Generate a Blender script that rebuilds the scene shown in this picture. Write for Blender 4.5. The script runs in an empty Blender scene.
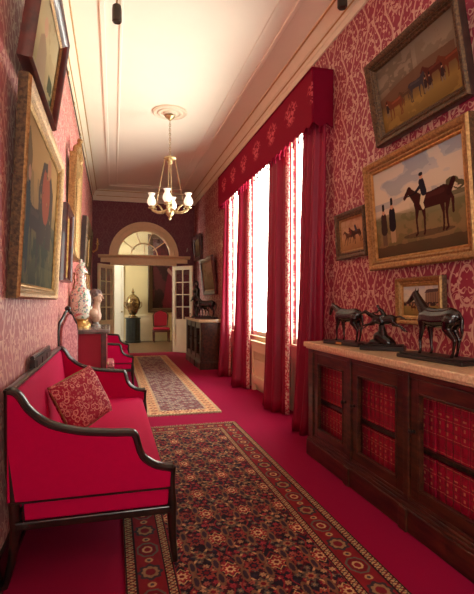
import bpy, math, random
import numpy as np
from mathutils import Vector, Matrix
random.seed(7)
PI = math.pi
scn = bpy.context.scene
COL = scn.collection

# ------------------------------------------------------------------ colour + material helpers
def lin1(c):
    c /= 255.0
    return c/12.92 if c <= .04045 else ((c+.055)/1.055)**2.4
def L(r, g, b, a=1): return (lin1(r), lin1(g), lin1(b), a)

def new_mat(name):
    m = bpy.data.materials.new(name); m.use_nodes = True
    nt = m.node_tree
    return m, nt, nt.nodes['Principled BSDF']

class X:
    """a node socket with arithmetic"""
    nt = None
    def __init__(s, sock): s.k = sock
    @staticmethod
    def op(o, *a, clamp=False):
        n = X.nt.nodes.new('ShaderNodeMath'); n.operation = o; n.use_clamp = clamp
        for i, v in enumerate(a):
            if isinstance(v, X): X.nt.links.new(v.k, n.inputs[i])
            else: n.inputs[i].default_value = v
        return X(n.outputs[0])
    def __add__(s, o): return X.op('ADD', s, o)
    __radd__ = __add__
    def __sub__(s, o): return X.op('SUBTRACT', s, o)
    def __rsub__(s, o): return X.op('SUBTRACT', o, s)
    def __mul__(s, o): return X.op('MULTIPLY', s, o)
    __rmul__ = __mul__
    def __truediv__(s, o): return X.op('DIVIDE', s, o)
    def abs(s): return X.op('ABSOLUTE', s)
    def fract(s): return X.op('FRACT', s)
    def floor(s): return X.op('FLOOR', s)
    def cos(s): return X.op('COSINE', s)
    def sin(s): return X.op('SINE', s)
    def smooth(s, a, b):
        n = X.nt.nodes.new('ShaderNodeMapRange'); n.interpolation_type = 'SMOOTHSTEP'
        X.nt.links.new(s.k, n.inputs[0]); n.inputs[1].default_value = a; n.inputs[2].default_value = b
        return X(n.outputs[0])

def coord(nt, which='Object'):
    X.nt = nt
    tc = nt.nodes.new('ShaderNodeTexCoord'); sp = nt.nodes.new('ShaderNodeSeparateXYZ')
    nt.links.new(tc.outputs[which], sp.inputs[0])
    return X(sp.outputs[0]), X(sp.outputs[1]), X(sp.outputs[2])
def xyz(nt, a, b, c=0.0):
    n = nt.nodes.new('ShaderNodeCombineXYZ')
    for i, v in enumerate((a, b, c)):
        if isinstance(v, X): nt.links.new(v.k, n.inputs[i])
        else: n.inputs[i].default_value = v
    return n.outputs[0]
def noise(nt, vec, scale, detail=2.0, rough=.5, dist=0.0):
    n = nt.nodes.new('ShaderNodeTexNoise'); n.inputs['Scale'].default_value = scale
    n.inputs['Detail'].default_value = detail; n.inputs['Roughness'].default_value = rough
    n.inputs['Distortion'].default_value = dist
    if vec is not None: nt.links.new(vec, n.inputs['Vector'])
    return X(n.outputs['Fac'])
def mix(nt, f, a, b):
    n = nt.nodes.new('ShaderNodeMix'); n.data_type = 'RGBA'
    for idx, v in ((0, f), (6, a), (7, b)):
        if isinstance(v, X): nt.links.new(v.k, n.inputs[idx])
        elif isinstance(v, bpy.types.NodeSocket): nt.links.new(v, n.inputs[idx])
        else: n.inputs[idx].default_value = v
    return n.outputs[2]
def bump(nt, b, h, strength=.3, dist=.01):
    n = nt.nodes.new('ShaderNodeBump'); n.inputs['Strength'].default_value = strength; n.inputs['Distance'].default_value = dist
    nt.links.new(h.k, n.inputs['Height']); nt.links.new(n.outputs[0], b.inputs['Normal'])

def plain(name, c, rough=.5, metal=0.0, var=.25, scale=20, bmp=0.0, bscale=None, c2=None, spec=.5, sheen=0, coat=0, dist=.005, stretch=None):
    m, nt, b = new_mat(name)
    tc = nt.nodes.new('ShaderNodeTexCoord'); vec = tc.outputs['Object']
    if stretch:
        mp = nt.nodes.new('ShaderNodeMapping'); mp.inputs['Scale'].default_value = stretch
        nt.links.new(vec, mp.inputs[0]); vec = mp.outputs[0]
    X.nt = nt
    f = noise(nt, vec, scale, 4).smooth(.3, .7)
    dk = c2 or tuple(v*(1-var) for v in c[:3])+(1,)
    nt.links.new(mix(nt, f, dk, c), b.inputs['Base Color'])
    b.inputs['Roughness'].default_value = rough; b.inputs['Metallic'].default_value = metal
    b.inputs['Specular IOR Level'].default_value = spec
    b.inputs['Sheen Weight'].default_value = sheen
    b.inputs['Coat Weight'].default_value = coat
    if bmp: bump(nt, b, noise(nt, vec, bscale or scale*3, 3), bmp, dist)
    return m

def damask(name, axis, ground, ink, W=.36, H=.56, sheen=0.0):
    m, nt, b = new_mat(name)
    x, y, z = coord(nt)
    s = (y if axis == 'y' else x)
    p = s*(1/W)
    colm = (p.floor()*.5).fract()          # 0 or .5 : half drop
    fp = p.fract()-.5
    fq = (z*(1/H)+colm).fract()-.5
    mm = fp.abs()
    n1 = noise(nt, xyz(nt, mm*2.4, fq*2.6, 3.7), 2.0, .6, .5, .5)
    n2 = noise(nt, xyz(nt, mm*3.6, fq*4.6, 9.1), 2.4, 1.0, .5, .4)
    og = (fq*(2*PI)).cos()*.15+.27          # ogee stem
    stem = (mm-og).abs()
    cc = ((n1*5.0).fract()-.5).abs()
    veins = 1-cc.smooth(.03, .11)
    leaf = n2.smooth(.60, .64)
    st = 1-stem.smooth(.014, .034)
    heart = (mm*mm*9+fq*fq*7)
    ring = 1-(heart-.34).abs().smooth(.03, .08)
    g = X.op('MAXIMUM', X.op('MAXIMUM', veins, leaf*.9), X.op('MAXIMUM', st, ring*.8))
    weave = noise(nt, xyz(nt, s*1.0, z*6.0, 0), 60, 2)
    g2 = g*(.75+weave*.5)
    nt.links.new(mix(nt, X.op('MINIMUM', g2, 1.0), ink, ground), b.inputs['Base Color'])
    b.inputs['Specular IOR Level'].default_value = .6
    b.inputs['Sheen Weight'].default_value = sheen; b.inputs['Sheen Roughness'].default_value = .4; b.inputs['Sheen Tint'].default_value = L(255, 226, 210)
    r = .62-g*.2
    nt.links.new(r.k, b.inputs['Roughness'])
    bump(nt, b, g, .15, .002)
    return m

def vcol(name, rough=.7, spec=.3, bmp=0.0, bscale=200, coat=0):
    m, nt, b = new_mat(name)
    a = nt.nodes.new('ShaderNodeAttribute'); a.attribute_name = 'Col'
    nt.links.new(a.outputs['Color'], b.inputs['Base Color'])
    b.inputs['Roughness'].default_value = rough; b.inputs['Specular IOR Level'].default_value = spec
    b.inputs['Coat Weight'].default_value = coat; b.inputs['Coat Roughness'].default_value = .2
    if bmp:
        tc = nt.nodes.new('ShaderNodeTexCoord'); X.nt = nt
        bump(nt, b, noise(nt, tc.outputs['Object'], bscale, 3), bmp, .004)
    return m

# ------------------------------------------------------------------ mesh builder
class MB:
    def __init__(s): s.v = []; s.f = []; s.m = []; s.cm = 0
    def add(s, vs, fs):
        o = len(s.v); s.v += [tuple(q) for q in vs]
        for f in fs: s.f.append(tuple(i+o for i in f)); s.m.append(s.cm)
        return s
    def box(s, x0, x1, y0, y1, z0, z1):
        x0, x1 = min(x0, x1), max(x0, x1); y0, y1 = min(y0, y1), max(y0, y1); z0, z1 = min(z0, z1), max(z0, z1)
        return s.add([(x0,y0,z0),(x1,y0,z0),(x1,y1,z0),(x0,y1,z0),(x0,y0,z1),(x1,y0,z1),(x1,y1,z1),(x0,y1,z1)],
            [(0,3,2,1),(4,5,6,7),(0,1,5,4),(1,2,6,5),(2,3,7,6),(3,0,4,7)])
    def loft(s, rings, close=True, cap=True):
        n = len(rings[0]); vs = [p for r in rings for p in r]; fs = []
        for i in range(len(rings)-1):
            for j in range(n if close else n-1):
                k = (j+1) % n
                fs.append((i*n+j, i*n+k, (i+1)*n+k, (i+1)*n+j))
        if cap and close:
            fs.append(tuple(range(n))[::-1]); fs.append(tuple((len(rings)-1)*n+j for j in range(n)))
        return s.add(vs, fs)
    def tube(s, pts, r, n=8, flat=1.0, cap=True, up=None):
        pts = [Vector(p) for p in pts]; rs = r if isinstance(r, (list, tuple)) else [r]*len(pts)
        rings = []; ref = None
        for i, p in enumerate(pts):
            t = (pts[min(i+1, len(pts)-1)]-pts[max(i-1, 0)]).normalized()
            if up is not None: a = Vector(up)
            else: a = ref if ref is not None else (Vector((0,0,1)) if abs(t.z) < .9 else Vector((1,0,0)))
            u = (a-t*a.dot(t)); u = u.normalized() if u.length > 1e-6 else t.orthogonal().normalized()
            w = t.cross(u); ref = u
            rings.append([tuple(p+u*rs[i]*math.cos(2*PI*k/n)+w*rs[i]*flat*math.sin(2*PI*k/n)) for k in range(n)])
        return s.loft(rings, True, cap)
    def lathe(s, prof, c=(0,0,0), n=24, sq=False):
        rings = []
        for r, z in prof:
            r = max(r, 1e-4)
            rings.append([(c[0]+r*math.cos(2*PI*(k+.5*sq)/n), c[1]+r*math.sin(2*PI*(k+.5*sq)/n), c[2]+z) for k in range(n)])
        return s.loft(rings)
    def prism(s, poly, axis, a, b):
        """poly is 2-D; axis 'x': (y,z), 'y': (x,z), 'z': (x,y)"""
        def P(q, h): return {'x': (h, q[0], q[1]), 'y': (q[0], h, q[1]), 'z': (q[0], q[1], h)}[axis]
        n = len(poly); vs = [P(q, a) for q in poly]+[P(q, b) for q in poly]
        fs = [tuple(range(n)), tuple(range(2*n-1, n-1, -1))]+[(i, n+i, n+(i+1) % n, (i+1) % n) for i in range(n)]
        return s.add(vs, fs)
    def ball(s, c, r, n=12, sc=(1,1,1)):
        k = n//2
        return s.loft([[(c[0]+sc[0]*r*max(math.sin(PI*i/k), .01)*math.cos(2*PI*j/n), c[1]+sc[1]*r*max(math.sin(PI*i/k), .01)*math.sin(2*PI*j/n),
                 c[2]-sc[2]*r*math.cos(PI*i/k)) for j in range(n)] for i in range(k+1)])
    def caps(s, p0, r0, p1, r1, n=10):
        p0, p1 = Vector(p0), Vector(p1); t = (p1-p0).normalized()
        pts, rs = [], []
        for a in (90, 60, 30, 0): pts.append(p0-t*r0*math.sin(math.radians(a))); rs.append(max(r0*math.cos(math.radians(a)), r0*.05))
        for a in (0, 30, 60, 90): pts.append(p1+t*r1*math.sin(math.radians(a))); rs.append(max(r1*math.cos(math.radians(a)), r1*.05))
        return s.tube(pts, rs, n)
    def chain(s, items):
        for (p, r), (q, t) in zip(items, items[1:]): s.caps(p, r, q, t)
        return s
    def frame(s, W, H, prof):
        """mitred rectangular frame, local X right, Z up, -Y outward; prof = [(inset, out)]"""
        rings = []
        for o, d in prof:
            rings.append([(-W/2+o, -d, o), (W/2-o, -d, o), (W/2-o, -d, H-o), (-W/2+o, -d, H-o)])
        return s.loft(rings, True, False)
    def build(s, name, mats, parent=None, smooth=False, bevel=0, seg=2, subsurf=0, solid=0, remesh=0, wn=False, loc=None, sm=3):
        me = bpy.data.meshes.new(name); me.from_pydata(s.v, [], s.f); me.update()
        mats = mats if isinstance(mats, (list, tuple)) else [mats]
        for m in mats: me.materials.append(m)
        me.polygons.foreach_set('material_index', s.m)
        import bmesh
        bm = bmesh.new(); bm.from_mesh(me); bmesh.ops.recalc_face_normals(bm, faces=bm.faces); bm.to_mesh(me); bm.free()
        if smooth:
            me.polygons.foreach_set('use_smooth', [True]*len(me.polygons))
            if smooth != 'all':
                me.set_sharp_from_angle(angle=math.radians(38))
        o = bpy.data.objects.new(name, me); COL.objects.link(o)
        if parent:
            o.parent = parent
        if loc is not None: o.location = loc
        if remesh:
            r = o.modifiers.new('r', 'REMESH'); r.mode = 'VOXEL'; r.voxel_size = remesh; r.use_smooth_shade = True
            q = o.modifiers.new('s', 'SMOOTH'); q.factor = .5; q.iterations = sm
        if solid:
            q = o.modifiers.new('so', 'SOLIDIFY'); q.thickness = solid; q.offset = 0
        if bevel:
            q = o.modifiers.new('b', 'BEVEL'); q.width = bevel; q.segments = seg; q.limit_method = 'ANGLE'; q.angle_limit = math.radians(35)
            q.harden_normals = False
        if subsurf:
            q = o.modifiers.new('ss', 'SUBSURF'); q.levels = subsurf; q.render_levels = subsurf
        return o

def thing(name, label, cat, loc=(0,0,0), rot=(0,0,0), group=None):
    o = bpy.data.objects.new(name, None); COL.objects.link(o); o.empty_display_size = .1
    o.location = loc; o.rotation_euler = rot
    o['label'] = label; o['category'] = cat
    if group: o['group'] = group
    return o
def tag(o, label, cat, group=None, kind=None):
    o['label'] = label; o['category'] = cat
    if group: o['group'] = group
    if kind: o['kind'] = kind
    return o
def struct(o, label, cat):
    o['kind'] = 'structure'; o['label'] = label; o['category'] = cat
    return o
def dup(o, label, loc=None, rot=None):
    c = o.copy(); COL.objects.link(c); c['label'] = label
    if loc is not None: c.location = loc
    if rot is not None: c.rotation_euler = rot
    for ch in list(o.children):
        d = ch.copy(); COL.objects.link(d); d.parent = c
        for g in list(ch.children):
            e = g.copy(); COL.objects.link(e); e.parent = d
    return c

def color_grid(name, w, h, nx, ny, func, mat, parent=None, frame='xy', z=0.0):
    """flat sheet with a woven/painted pattern: func(U,V) -> sRGB 0..255 array"""
    u = np.linspace(0, 1, nx); v = np.linspace(0, 1, ny)
    U, V = np.meshgrid(u, v)
    rgb = np.clip(func(U, V), 0, 255)/255.0
    rgb = np.where(rgb <= .04045, rgb/12.92, ((rgb+.055)/1.055)**2.4)
    n = nx*ny
    co = np.zeros((n, 3))
    if frame == 'xy': co[:, 0] = (U.ravel())*w; co[:, 1] = V.ravel()*h; co[:, 2] = z
    else: co[:, 0] = (U.ravel()-.5)*w; co[:, 2] = V.ravel()*h; co[:, 1] = z
    i = np.arange(n).reshape(ny, nx)
    q = np.stack([i[:-1, :-1], i[:-1, 1:], i[1:, 1:], i[1:, :-1]], -1).reshape(-1, 4)
    me = bpy.data.meshes.new(name)
    me.vertices.add(n); me.vertices.foreach_set('co', co.ravel())
    me.loops.add(len(q)*4); me.polygons.add(len(q))
    me.loops.foreach_set('vertex_index', q.ravel())
    me.polygons.foreach_set('loop_start', np.arange(0, len(q)*4, 4))
    me.polygons.foreach_set('loop_total', np.full(len(q), 4))
    me.update(); me.validate()
    at = me.color_attributes.new('Col', 'FLOAT_COLOR', 'POINT')
    rgba = np.ones((n, 4)); rgba[:, :3] = rgb.reshape(-1, 3)
    at.data.foreach_set('color', rgba.ravel())
    me.materials.append(mat)
    o = bpy.data.objects.new(name, me); COL.objects.link(o)
    if parent: o.parent = parent
    return o

# ------------------------------------------------------------------ materials
M = {}
GROUND, INK = L(202, 158, 138), L(140, 16, 52)
M['paper_l'] = damask('damask_window_lit', 'y', L(232, 172, 148), L(184, 78, 86), sheen=.18)  # same damask lightened: window light and sheen painted into its colours
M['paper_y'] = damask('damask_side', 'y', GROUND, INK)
M['paper_x'] = damask('damask_end_shaded', 'x', L(120, 50, 54), L(104, 20, 40))  # same damask darkened: the dim hall end is painted into its colours
M['carpet'] = plain('red_carpet', L(152, 6, 60), .95, var=.12, scale=300, bmp=.25, bscale=900, dist=.003, spec=.15)
M['ceiling'] = plain('ceiling_plaster', L(246, 238, 218), .8, var=.02, scale=3)
M['cream'] = plain('cream_paint', L(240, 224, 186), .45, var=.04, scale=6)
M['trimcream'] = plain('cornice_paint', L(232, 216, 190), .6, var=.04, scale=8)
M['giltline'] = plain('gilt_line', L(196, 150, 88), .5, .3, var=.15, scale=30)
M['stonecream'] = plain('stone_paint', L(236, 204, 158), .55, var=.06, scale=10)
M['mahog'] = plain('mahogany', L(86, 44, 26), .32, c2=L(44, 20, 13), scale=9, stretch=(3, .6, 3), coat=.25, spec=.5)
M['darkwood'] = plain('ebonised_wood', L(44, 26, 20), .3, c2=L(22, 14, 12), scale=14, coat=.3)
M['redwood'] = plain('red_brown_frame', L(98, 36, 28), .35, c2=L(62, 20, 18), scale=14, coat=.3)
M['gold'] = plain('old_gilding', L(176, 134, 82), .42, .55, c2=L(134, 98, 56), scale=60, bmp=.5, bscale=150, dist=.005)
M['goldp'] = plain('bright_gilding', L(206, 164, 100), .32, .75, c2=L(168, 124, 66), scale=30, bmp=.2, bscale=120)
M['darkgold'] = plain('dark_gilding', L(104, 76, 48), .45, .45, c2=L(62, 44, 30), scale=60, bmp=.6, bscale=120, dist=.008)
M['brass'] = plain('brass', L(206, 182, 136), .34, .7, c2=L(160, 132, 86), scale=20)
M['velvet'] = plain('crimson_velvet', L(192, 2, 72), .88, var=.05, scale=40, bmp=.08, bscale=500, spec=.15)
M['curtain'] = plain('crimson_curtain', L(140, 4, 46), .5, var=.06, scale=6, spec=.4)
M['clothred'] = plain('maroon_panel', L(168, 10, 50), .6, var=.06, scale=12)
M['pelmetplain'] = plain('pelmet_side_cloth', L(112, 5, 34), .85, var=.06, scale=12, spec=.1)
M['marble'] = plain('grey_marble', L(160, 150, 142), .18, c2=L(98, 90, 88), scale=9, coat=.2)
M['tanstone'] = plain('tan_marble', L(244, 220, 178), .3, c2=L(214, 180, 136), scale=60, coat=.3)
M['bronze'] = plain('dark_bronze', L(46, 32, 28), .22, .55, c2=L(24, 16, 16), scale=14, spec=.7, coat=.4)
M['black'] = plain('black_base', L(28, 22, 22), .35, scale=10)
M['white'] = plain('white_paint', L(238, 232, 216), .5, var=.03, scale=5)
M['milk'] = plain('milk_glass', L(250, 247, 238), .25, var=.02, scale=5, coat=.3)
M['milk'].node_tree.nodes['Principled BSDF'].inputs['Emission Color'].default_value = (1, .93, .8, 1); M['milk'].node_tree.nodes['Principled BSDF'].inputs['Emission Strength'].default_value = .5  # glow added in place of the window light that whitens the shades
M['parquet'] = plain('parquet', L(136, 102, 72), .45, c2=L(84, 58, 40), scale=9, stretch=(1, 7, 1), coat=.2)
M['roomcream'] = plain('far_room_paint', L(214, 196, 150), .7, var=.03, scale=4)
M['terra'] = plain('painted_plaster', L(206, 164, 140), .5, var=.1, scale=40)
M['hair'] = plain('grey_brown_hair', L(136, 112, 108), .6, c2=L(80, 58, 58), scale=60, bmp=.8, bscale=120)
M['spine'] = plain('red_leather', L(182, 18, 58), .4, c2=L(150, 10, 46), scale=30, coat=.2)
M['gilt'] = plain('gilt_tooling', L(222, 150, 112), .4, .2, scale=60)
M['lampblack'] = plain('lamp_body', L(60, 48, 36), .4, .3, scale=12)
M['dial'] = plain('pages', L(214, 190, 150), .8, scale=90)
M['canvas'] = vcol('oil_paint', .75, .08, .12, 160)
M['rug'] = vcol('wool_pile', .95, .1, .35, 500)
M['fringe'] = plain('rug_fringe', L(206, 184, 146), .9, c2=L(150, 126, 96), scale=160, stretch=(1, .05, 1))
M['seatpale'] = plain('pink_damask_cloth', L(206, 130, 130), .7, c2=L(160, 70, 80), scale=45)
# glass pane: clear with a faint reflection
m, nt, b = new_mat('window_glass'); nt.nodes.remove(b)
tr = nt.nodes.new('ShaderNodeBsdfTransparent'); gl = nt.nodes.new('ShaderNodeBsdfGlossy'); gl.inputs['Roughness'].default_value = .02
ms = nt.nodes.new('ShaderNodeMixShader'); ms.inputs[0].default_value = .06
nt.links.new(tr.outputs[0], ms.inputs[1]); nt.links.new(gl.outputs[0], ms.inputs[2])
nt.links.new(ms.outputs[0], nt.nodes['Material Output'].inputs[0]); M['glass'] = m
# curtain lets some light through
def translucent(m, amt):
    nt = m.node_tree; b = nt.nodes['Principled BSDF']; out = nt.nodes['Material Output']
    t = nt.nodes.new('ShaderNodeBsdfTranslucent'); src = b.inputs['Base Color'].links[0].from_socket
    nt.links.new(src, t.inputs[0]); ms = nt.nodes.new('ShaderNodeMixShader'); ms.inputs[0].default_value = amt
    nt.links.new(b.outputs[0], ms.inputs[1]); nt.links.new(t.outputs[0], ms.inputs[2]); nt.links.new(ms.outputs[0], out.inputs[0])
translucent(M['curtain'], .07); translucent(M['milk'], .35)
# lace edging: cream sprigs on crimson
m, nt, b = new_mat('lace_edging'); x, y, z = coord(nt)
f = noise(nt, xyz(nt, x*1.0, y*1.0, z*1.0), 55, 2).smooth(.44, .54)
nt.links.new(mix(nt, f, L(190, 40, 70), L(236, 206, 190)), b.inputs['Base Color']); b.inputs['Roughness'].default_value = .8
translucent(m, .1); M['lace'] = m
# pelmet: woven sprigs
m, nt, b = new_mat('pelmet_brocade'); x, y, z = coord(nt)
pp = ((y+x*.0)*(1/.62)).fract()-.5; q = (z-3.33)*(1/.5)
n1 = noise(nt, xyz(nt, pp.abs()*2.2, q*2.6, 2.2), 2.6, 1.5, .5, .8)
env = 1-((pp*pp*7+q*q*10)).smooth(.35, .8)
f = (1-(n1-.5).abs().smooth(.02, .06))*env
nt.links.new(mix(nt, f*.75, L(124, 4, 36), L(214, 96, 104)), b.inputs['Base Color']); b.inputs['Roughness'].default_value = .85; b.inputs['Specular IOR Level'].default_value = .1
M['pelmet'] = m
# paisley cushion
m, nt, b = new_mat('paisley_cloth'); x, y, z = coord(nt)
v = nt.nodes.new('ShaderNodeTexVoronoi'); v.inputs['Scale'].default_value = 60; X.nt = nt
n0 = noise(nt, xyz(nt, x, y, z), 16, 2)
v2 = nt.nodes.new('ShaderNodeTexVoronoi'); v2.inputs['Scale'].default_value = 26
nt.links.new(xyz(nt, x+n0*.05, y+n0*.05, z), v2.inputs['Vector'])
tcx = nt.nodes.new('ShaderNodeTexCoord'); nt.links.new(tcx.outputs['Object'], v.inputs['Vector'])
a1 = 1-(X(v.outputs['Distance'])-.32).abs().smooth(.03, .1); a2 = 1-(X(v2.outputs['Distance'])-.4).abs().smooth(.03, .1)
nt.links.new(mix(nt, X.op('MAXIMUM', a1*.7, a2*.9), L(166, 16, 54), L(232, 158, 142)), b.inputs['Base Color']); b.inputs['Roughness'].default_value = .8
M['paisley'] = m
# vase: coloured sprays on white
m, nt, b = new_mat('flowered_porcelain'); x, y, z = coord(nt)
n1 = noise(nt, xyz(nt, x, y, z), 26, 2, .6, .6); n2 = noise(nt, xyz(nt, x, y, z+3.0), 30, 2, .6, .5); n3 = noise(nt, xyz(nt, x+5.0, y, z), 34, 2)
c = mix(nt, n1.smooth(.57, .60), L(232, 226, 210), L(212, 118, 120))
c = mix(nt, n2.smooth(.58, .61), c, L(110, 158, 134)); c = mix(nt, n3.smooth(.63, .66), c, L(134, 146, 170))
nt.links.new(c, b.inputs['Base Color']); b.inputs['Roughness'].default_value = .15; b.inputs['Coat Weight'].default_value = .5
M['porcelain'] = m

# ------------------------------------------------------------------ the hall
XL, XR, YB, YF, ZC = -.5, 2.08, 12.0, -3.6, 4.1
def wall_with_holes(axis_const0, axis_const1, s0, s1, z0, z1, holes, along):
    """slab with rectangular openings; along 'y' (const = x) or 'x' (const = y)"""
    mb = MB()
    def bx(a, b, c, d):
        if b-a < 1e-5 or d-c < 1e-5: return
        if along == 'y': mb.box(axis_const0, axis_const1, a, b, c, d)
        else: mb.box(a, b, axis_const0, axis_const1, c, d)
    cur = s0
    for (a, b, c, d) in sorted(holes):
        bx(cur, a, z0, z1); bx(a, b, z0, c); bx(a, b, d, z1); cur = b
    bx(cur, s1, z0, z1)
    return mb
WIN = [(4.50, 5.14), (5.95, 6.88), (7.40, 8.08)]
WZ0, WZ1 = .80, 3.30
holes = [(a, b, WZ0, WZ1) for a, b in WIN]
struct(MB().box(XL-.12, XR+.12, YF, YB+.0, -.1, 0).build('floor', M['carpet']), 'crimson fitted carpet running the whole length of the hall', 'floor')
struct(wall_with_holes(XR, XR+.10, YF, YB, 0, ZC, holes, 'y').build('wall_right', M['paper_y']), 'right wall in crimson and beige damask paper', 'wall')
LW = (-1.5, -.5, .8, 2.4)  # opening for the unseen side window, added for light
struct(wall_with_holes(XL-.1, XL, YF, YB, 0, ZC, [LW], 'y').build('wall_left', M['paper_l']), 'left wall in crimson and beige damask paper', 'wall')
struct(wall_with_holes(YF-.1, YF, XL-.1, XR+.1, 0, ZC, [(.2, 1.4, 1.2, 3.0)], 'x').build('wall_front', M['paper_x']), 'end wall behind the viewer with an added window opening', 'wall')
struct(MB().box(XL-.1, XR+.1, YF-.1, YB+.15, ZC, ZC+.1).build('ceiling', M['ceiling']), 'pale cream plaster ceiling', 'ceiling')

# back wall with doorway and fanlight
DX0, DX1, DZ = .03, 1.50, 2.24
AX, AZ, AR, ARo = .775, 2.47, .675, .875
def arch_pts(r, n=24, cx=AX, cz=AZ, a0=0, a1=PI): return [(cx+r*math.cos(a0+(a1-a0)*i/n), cz+r*math.sin(a0+(a1-a0)*i/n)) for i in range(n+1)]
mb = MB()
y0, y1 = YB, YB+.14
mb.box(XL-.1, DX0, y0, y1, 0, AZ); mb.box(DX1, XR+.1, y0, y1, 0, AZ); mb.box(DX0, DX1, y0, y1, DZ, AZ)
ar = arch_pts(AR)
mb.prism([(XR+.1, AZ)]+[(XR+.1, ZC), (AX, ZC)]+ar[:13][::-1], 'y', y0, y1)
mb.prism([(XL-.1, AZ)]+ar[12:][::-1]+[(AX, ZC), (XL-.1, ZC)], 'y', y0, y1)
struct(mb.build('wall_back', M['paper_x']), 'damask papered end wall above the glazed doors, shade painted into its colour', 'wall')

# cornices: profile (distance from wall, z)
CP = [(0,3.84),(.018,3.84),(.018,3.90),(.03,3.905),(.03,3.955),(.05,3.97),(.05,3.985),(.075,4.02),(.10,4.06),(.115,4.075),(.115,4.1),(0,4.1)]
def cornice(side):
    mb = MB()
    if side == 'left': mb.prism([(XL+d, z) for d, z in CP], 'y', YF, YB)
    if side == 'right': mb.prism([(XR-d, z) for d, z in CP], 'y', YF, YB)
    if side == 'back': mb.prism([(YB-d, z) for d, z in CP], 'x', XL, XR)
    return mb
for i, sd in enumerate(('left', 'right', 'back')):
    o = struct(cornice(sd).build('trim_%d' % (i+1), M['trimcream'], bevel=0), 'cream moulded cornice along the %s wall' % sd, 'cornice')
    g = MB()
    for d, z, r in ((.034, 3.957, .008), (.112, 4.07, .009)):
        if sd == 'left': g.tube([(XL+d, YF+.1, z), (XL+d, YB-.1, z)], r, 6)
        if sd == 'right': g.tube([(XR-d, YF+.1, z), (XR-d, YB-.1, z)], r, 6)
        if sd == 'back': g.tube([(XL+.1, YB-d, z), (XR-.1, YB-d, z)], r, 6)
    g.build('gilt_bead', M['giltline'], o, True)
# plaster ribs on the ceiling: two concentric borders
mb = MB()
for d, w, h in ((.40, .05, .022), (.58, .03, .014)):
    a, bq, c, dq = XL+d, XR-d, YF+d, YB-d-.15
    mb.box(a-w/2, a+w/2, c, dq, ZC-h, ZC); mb.box(bq-w/2, bq+w/2, c, dq, ZC-h, ZC)
    mb.box(a+w/2, bq-w/2, c, c+w, ZC-h, ZC); mb.box(a+w/2, bq-w/2, dq-w, dq, ZC-h, ZC)
struct(mb.build('trim_4', M['ceiling'], bevel=.006), 'raised plaster border lines on the ceiling', 'moulding')
mb = MB().box(XL, XL+.018, YF, YB, 0, .16); mb.box(XL, XL+.026, YF, YB, 0, .03)
struct(mb.build('baseboard_left', M['darkwood'], bevel=.004), 'dark skirting board along the left wall', 'skirting')
mb = MB().box(XR-.018, XR, YF, YB, 0, .16)
struct(mb.build('baseboard_right', M['cream'], bevel=.004), 'cream skirting board along the right wall', 'skirting')

# picture rail on the left wall, with hooks
t = thing('picture_rail', 'thin dark brass picture rail with hooks under the left cornice', 'picture rail', (XL, 5, 3.8))
mb = MB().tube([(.022, -6, 0), (.022, 6.9, 0)], .009, 8); mb.build('rod', M['darkgold'], t, True)
for yy in (-1.0, -.35, .3, 1.1, 2.2, 3.4):
    h = MB().tube([(.022, yy, .016), (.036, yy, 0), (.036, yy, -.03), (.028, yy, -.05), (.02, yy, -.045)], .005, 6)
    h.build('hook', M['brass'], t, True)

# windows
def window(n, a, b, label, cap='y', x=XR, z0=WZ0, z1=WZ1, apron=True):
    t = thing('window_%d' % n, label, 'window', (x, (a+b)/2, 0)); t['kind'] = 'structure'
    w = (b-a)/2
    mb = MB()
    mb.box(-.02, .0, -w-.07, -w, .0 if apron else z0-.05, z1+.07); mb.box(-.02, .0, w, w+(.2 if n == 1 else .07), .0 if apron else z0-.05, z1+.07); mb.box(-.02, 0, -w, w, z1, z1+.07)
    mb.build('casing', M['cream'], t, bevel=.004)
    mb = MB().box(.03, .07, -w, -w+.04, z0, z1).box(.03, .07, w-.04, w, z0, z1).box(.03, .07, -w+.04, w-.04, z0, z0+.06).box(.03, .07, -w+.04, w-.04, z1-.05, z1)
    mb.build('sash', M['white'], t, bevel=.003)
    MB().box(.048, .052, -w+.04, w-.04, z0+.06, z1-.05).build('pane', M['glass'], t)
    mb = MB().box(-.035, .03, -w, w, z0-.035, z0); mb.build('sill', M['cream'], t, bevel=.005)
    if apron:
        MB().box(-.012, 0, -w, w, .0, z0-.035).box(-.02, -.012, -w+.08, w-.08, .12, z0-.12).build('apron', M['cream'], t, bevel=.004)
window(1, *WIN[0], 'tall window nearest the low bookcase, between two crimson curtains')
window(2, *WIN[1], 'tall middle window above the cream radiator cover')
window(3, *WIN[2], 'tall window at the far end of the crimson pelmet')
t = thing('window_4', 'unseen tall window added in the end wall behind the viewer for light', 'window', (.8, YF, 0)); t['kind'] = 'structure'  # out of view; added to light the sofa arm and foreground
MB().box(-.67, -.6, 0, .02, 1.13, 3.07).box(.6, .67, 0, .02, 1.13, 3.07).box(-.6, .6, 0, .02, 3.0, 3.07).box(-.6, .6, 0, .03, 1.15, 1.2).build('casing', M['cream'], t, bevel=.004)
MB().box(-.6, .6, -.052, -.048, 1.2, 3.0).build('pane', M['glass'], t)

t = thing('window_6', 'unseen side window added behind the viewer to light the right wall', 'window', (XL, -1.0, 0)); t['kind'] = 'structure'  # out of view; added to light the right wall and bookcase
MB().box(0, .02, -.57, -.5, .73, 2.47).box(0, .02, .5, .57, .73, 2.47).box(0, .02, -.5, .5, 2.4, 2.47).box(0, .03, -.5, .5, .75, .8).build('casing', M['cream'], t, bevel=.004)
MB().box(-.052, -.048, -.5, .5, .8, 2.4).build('pane', M['glass'], t)

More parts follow.
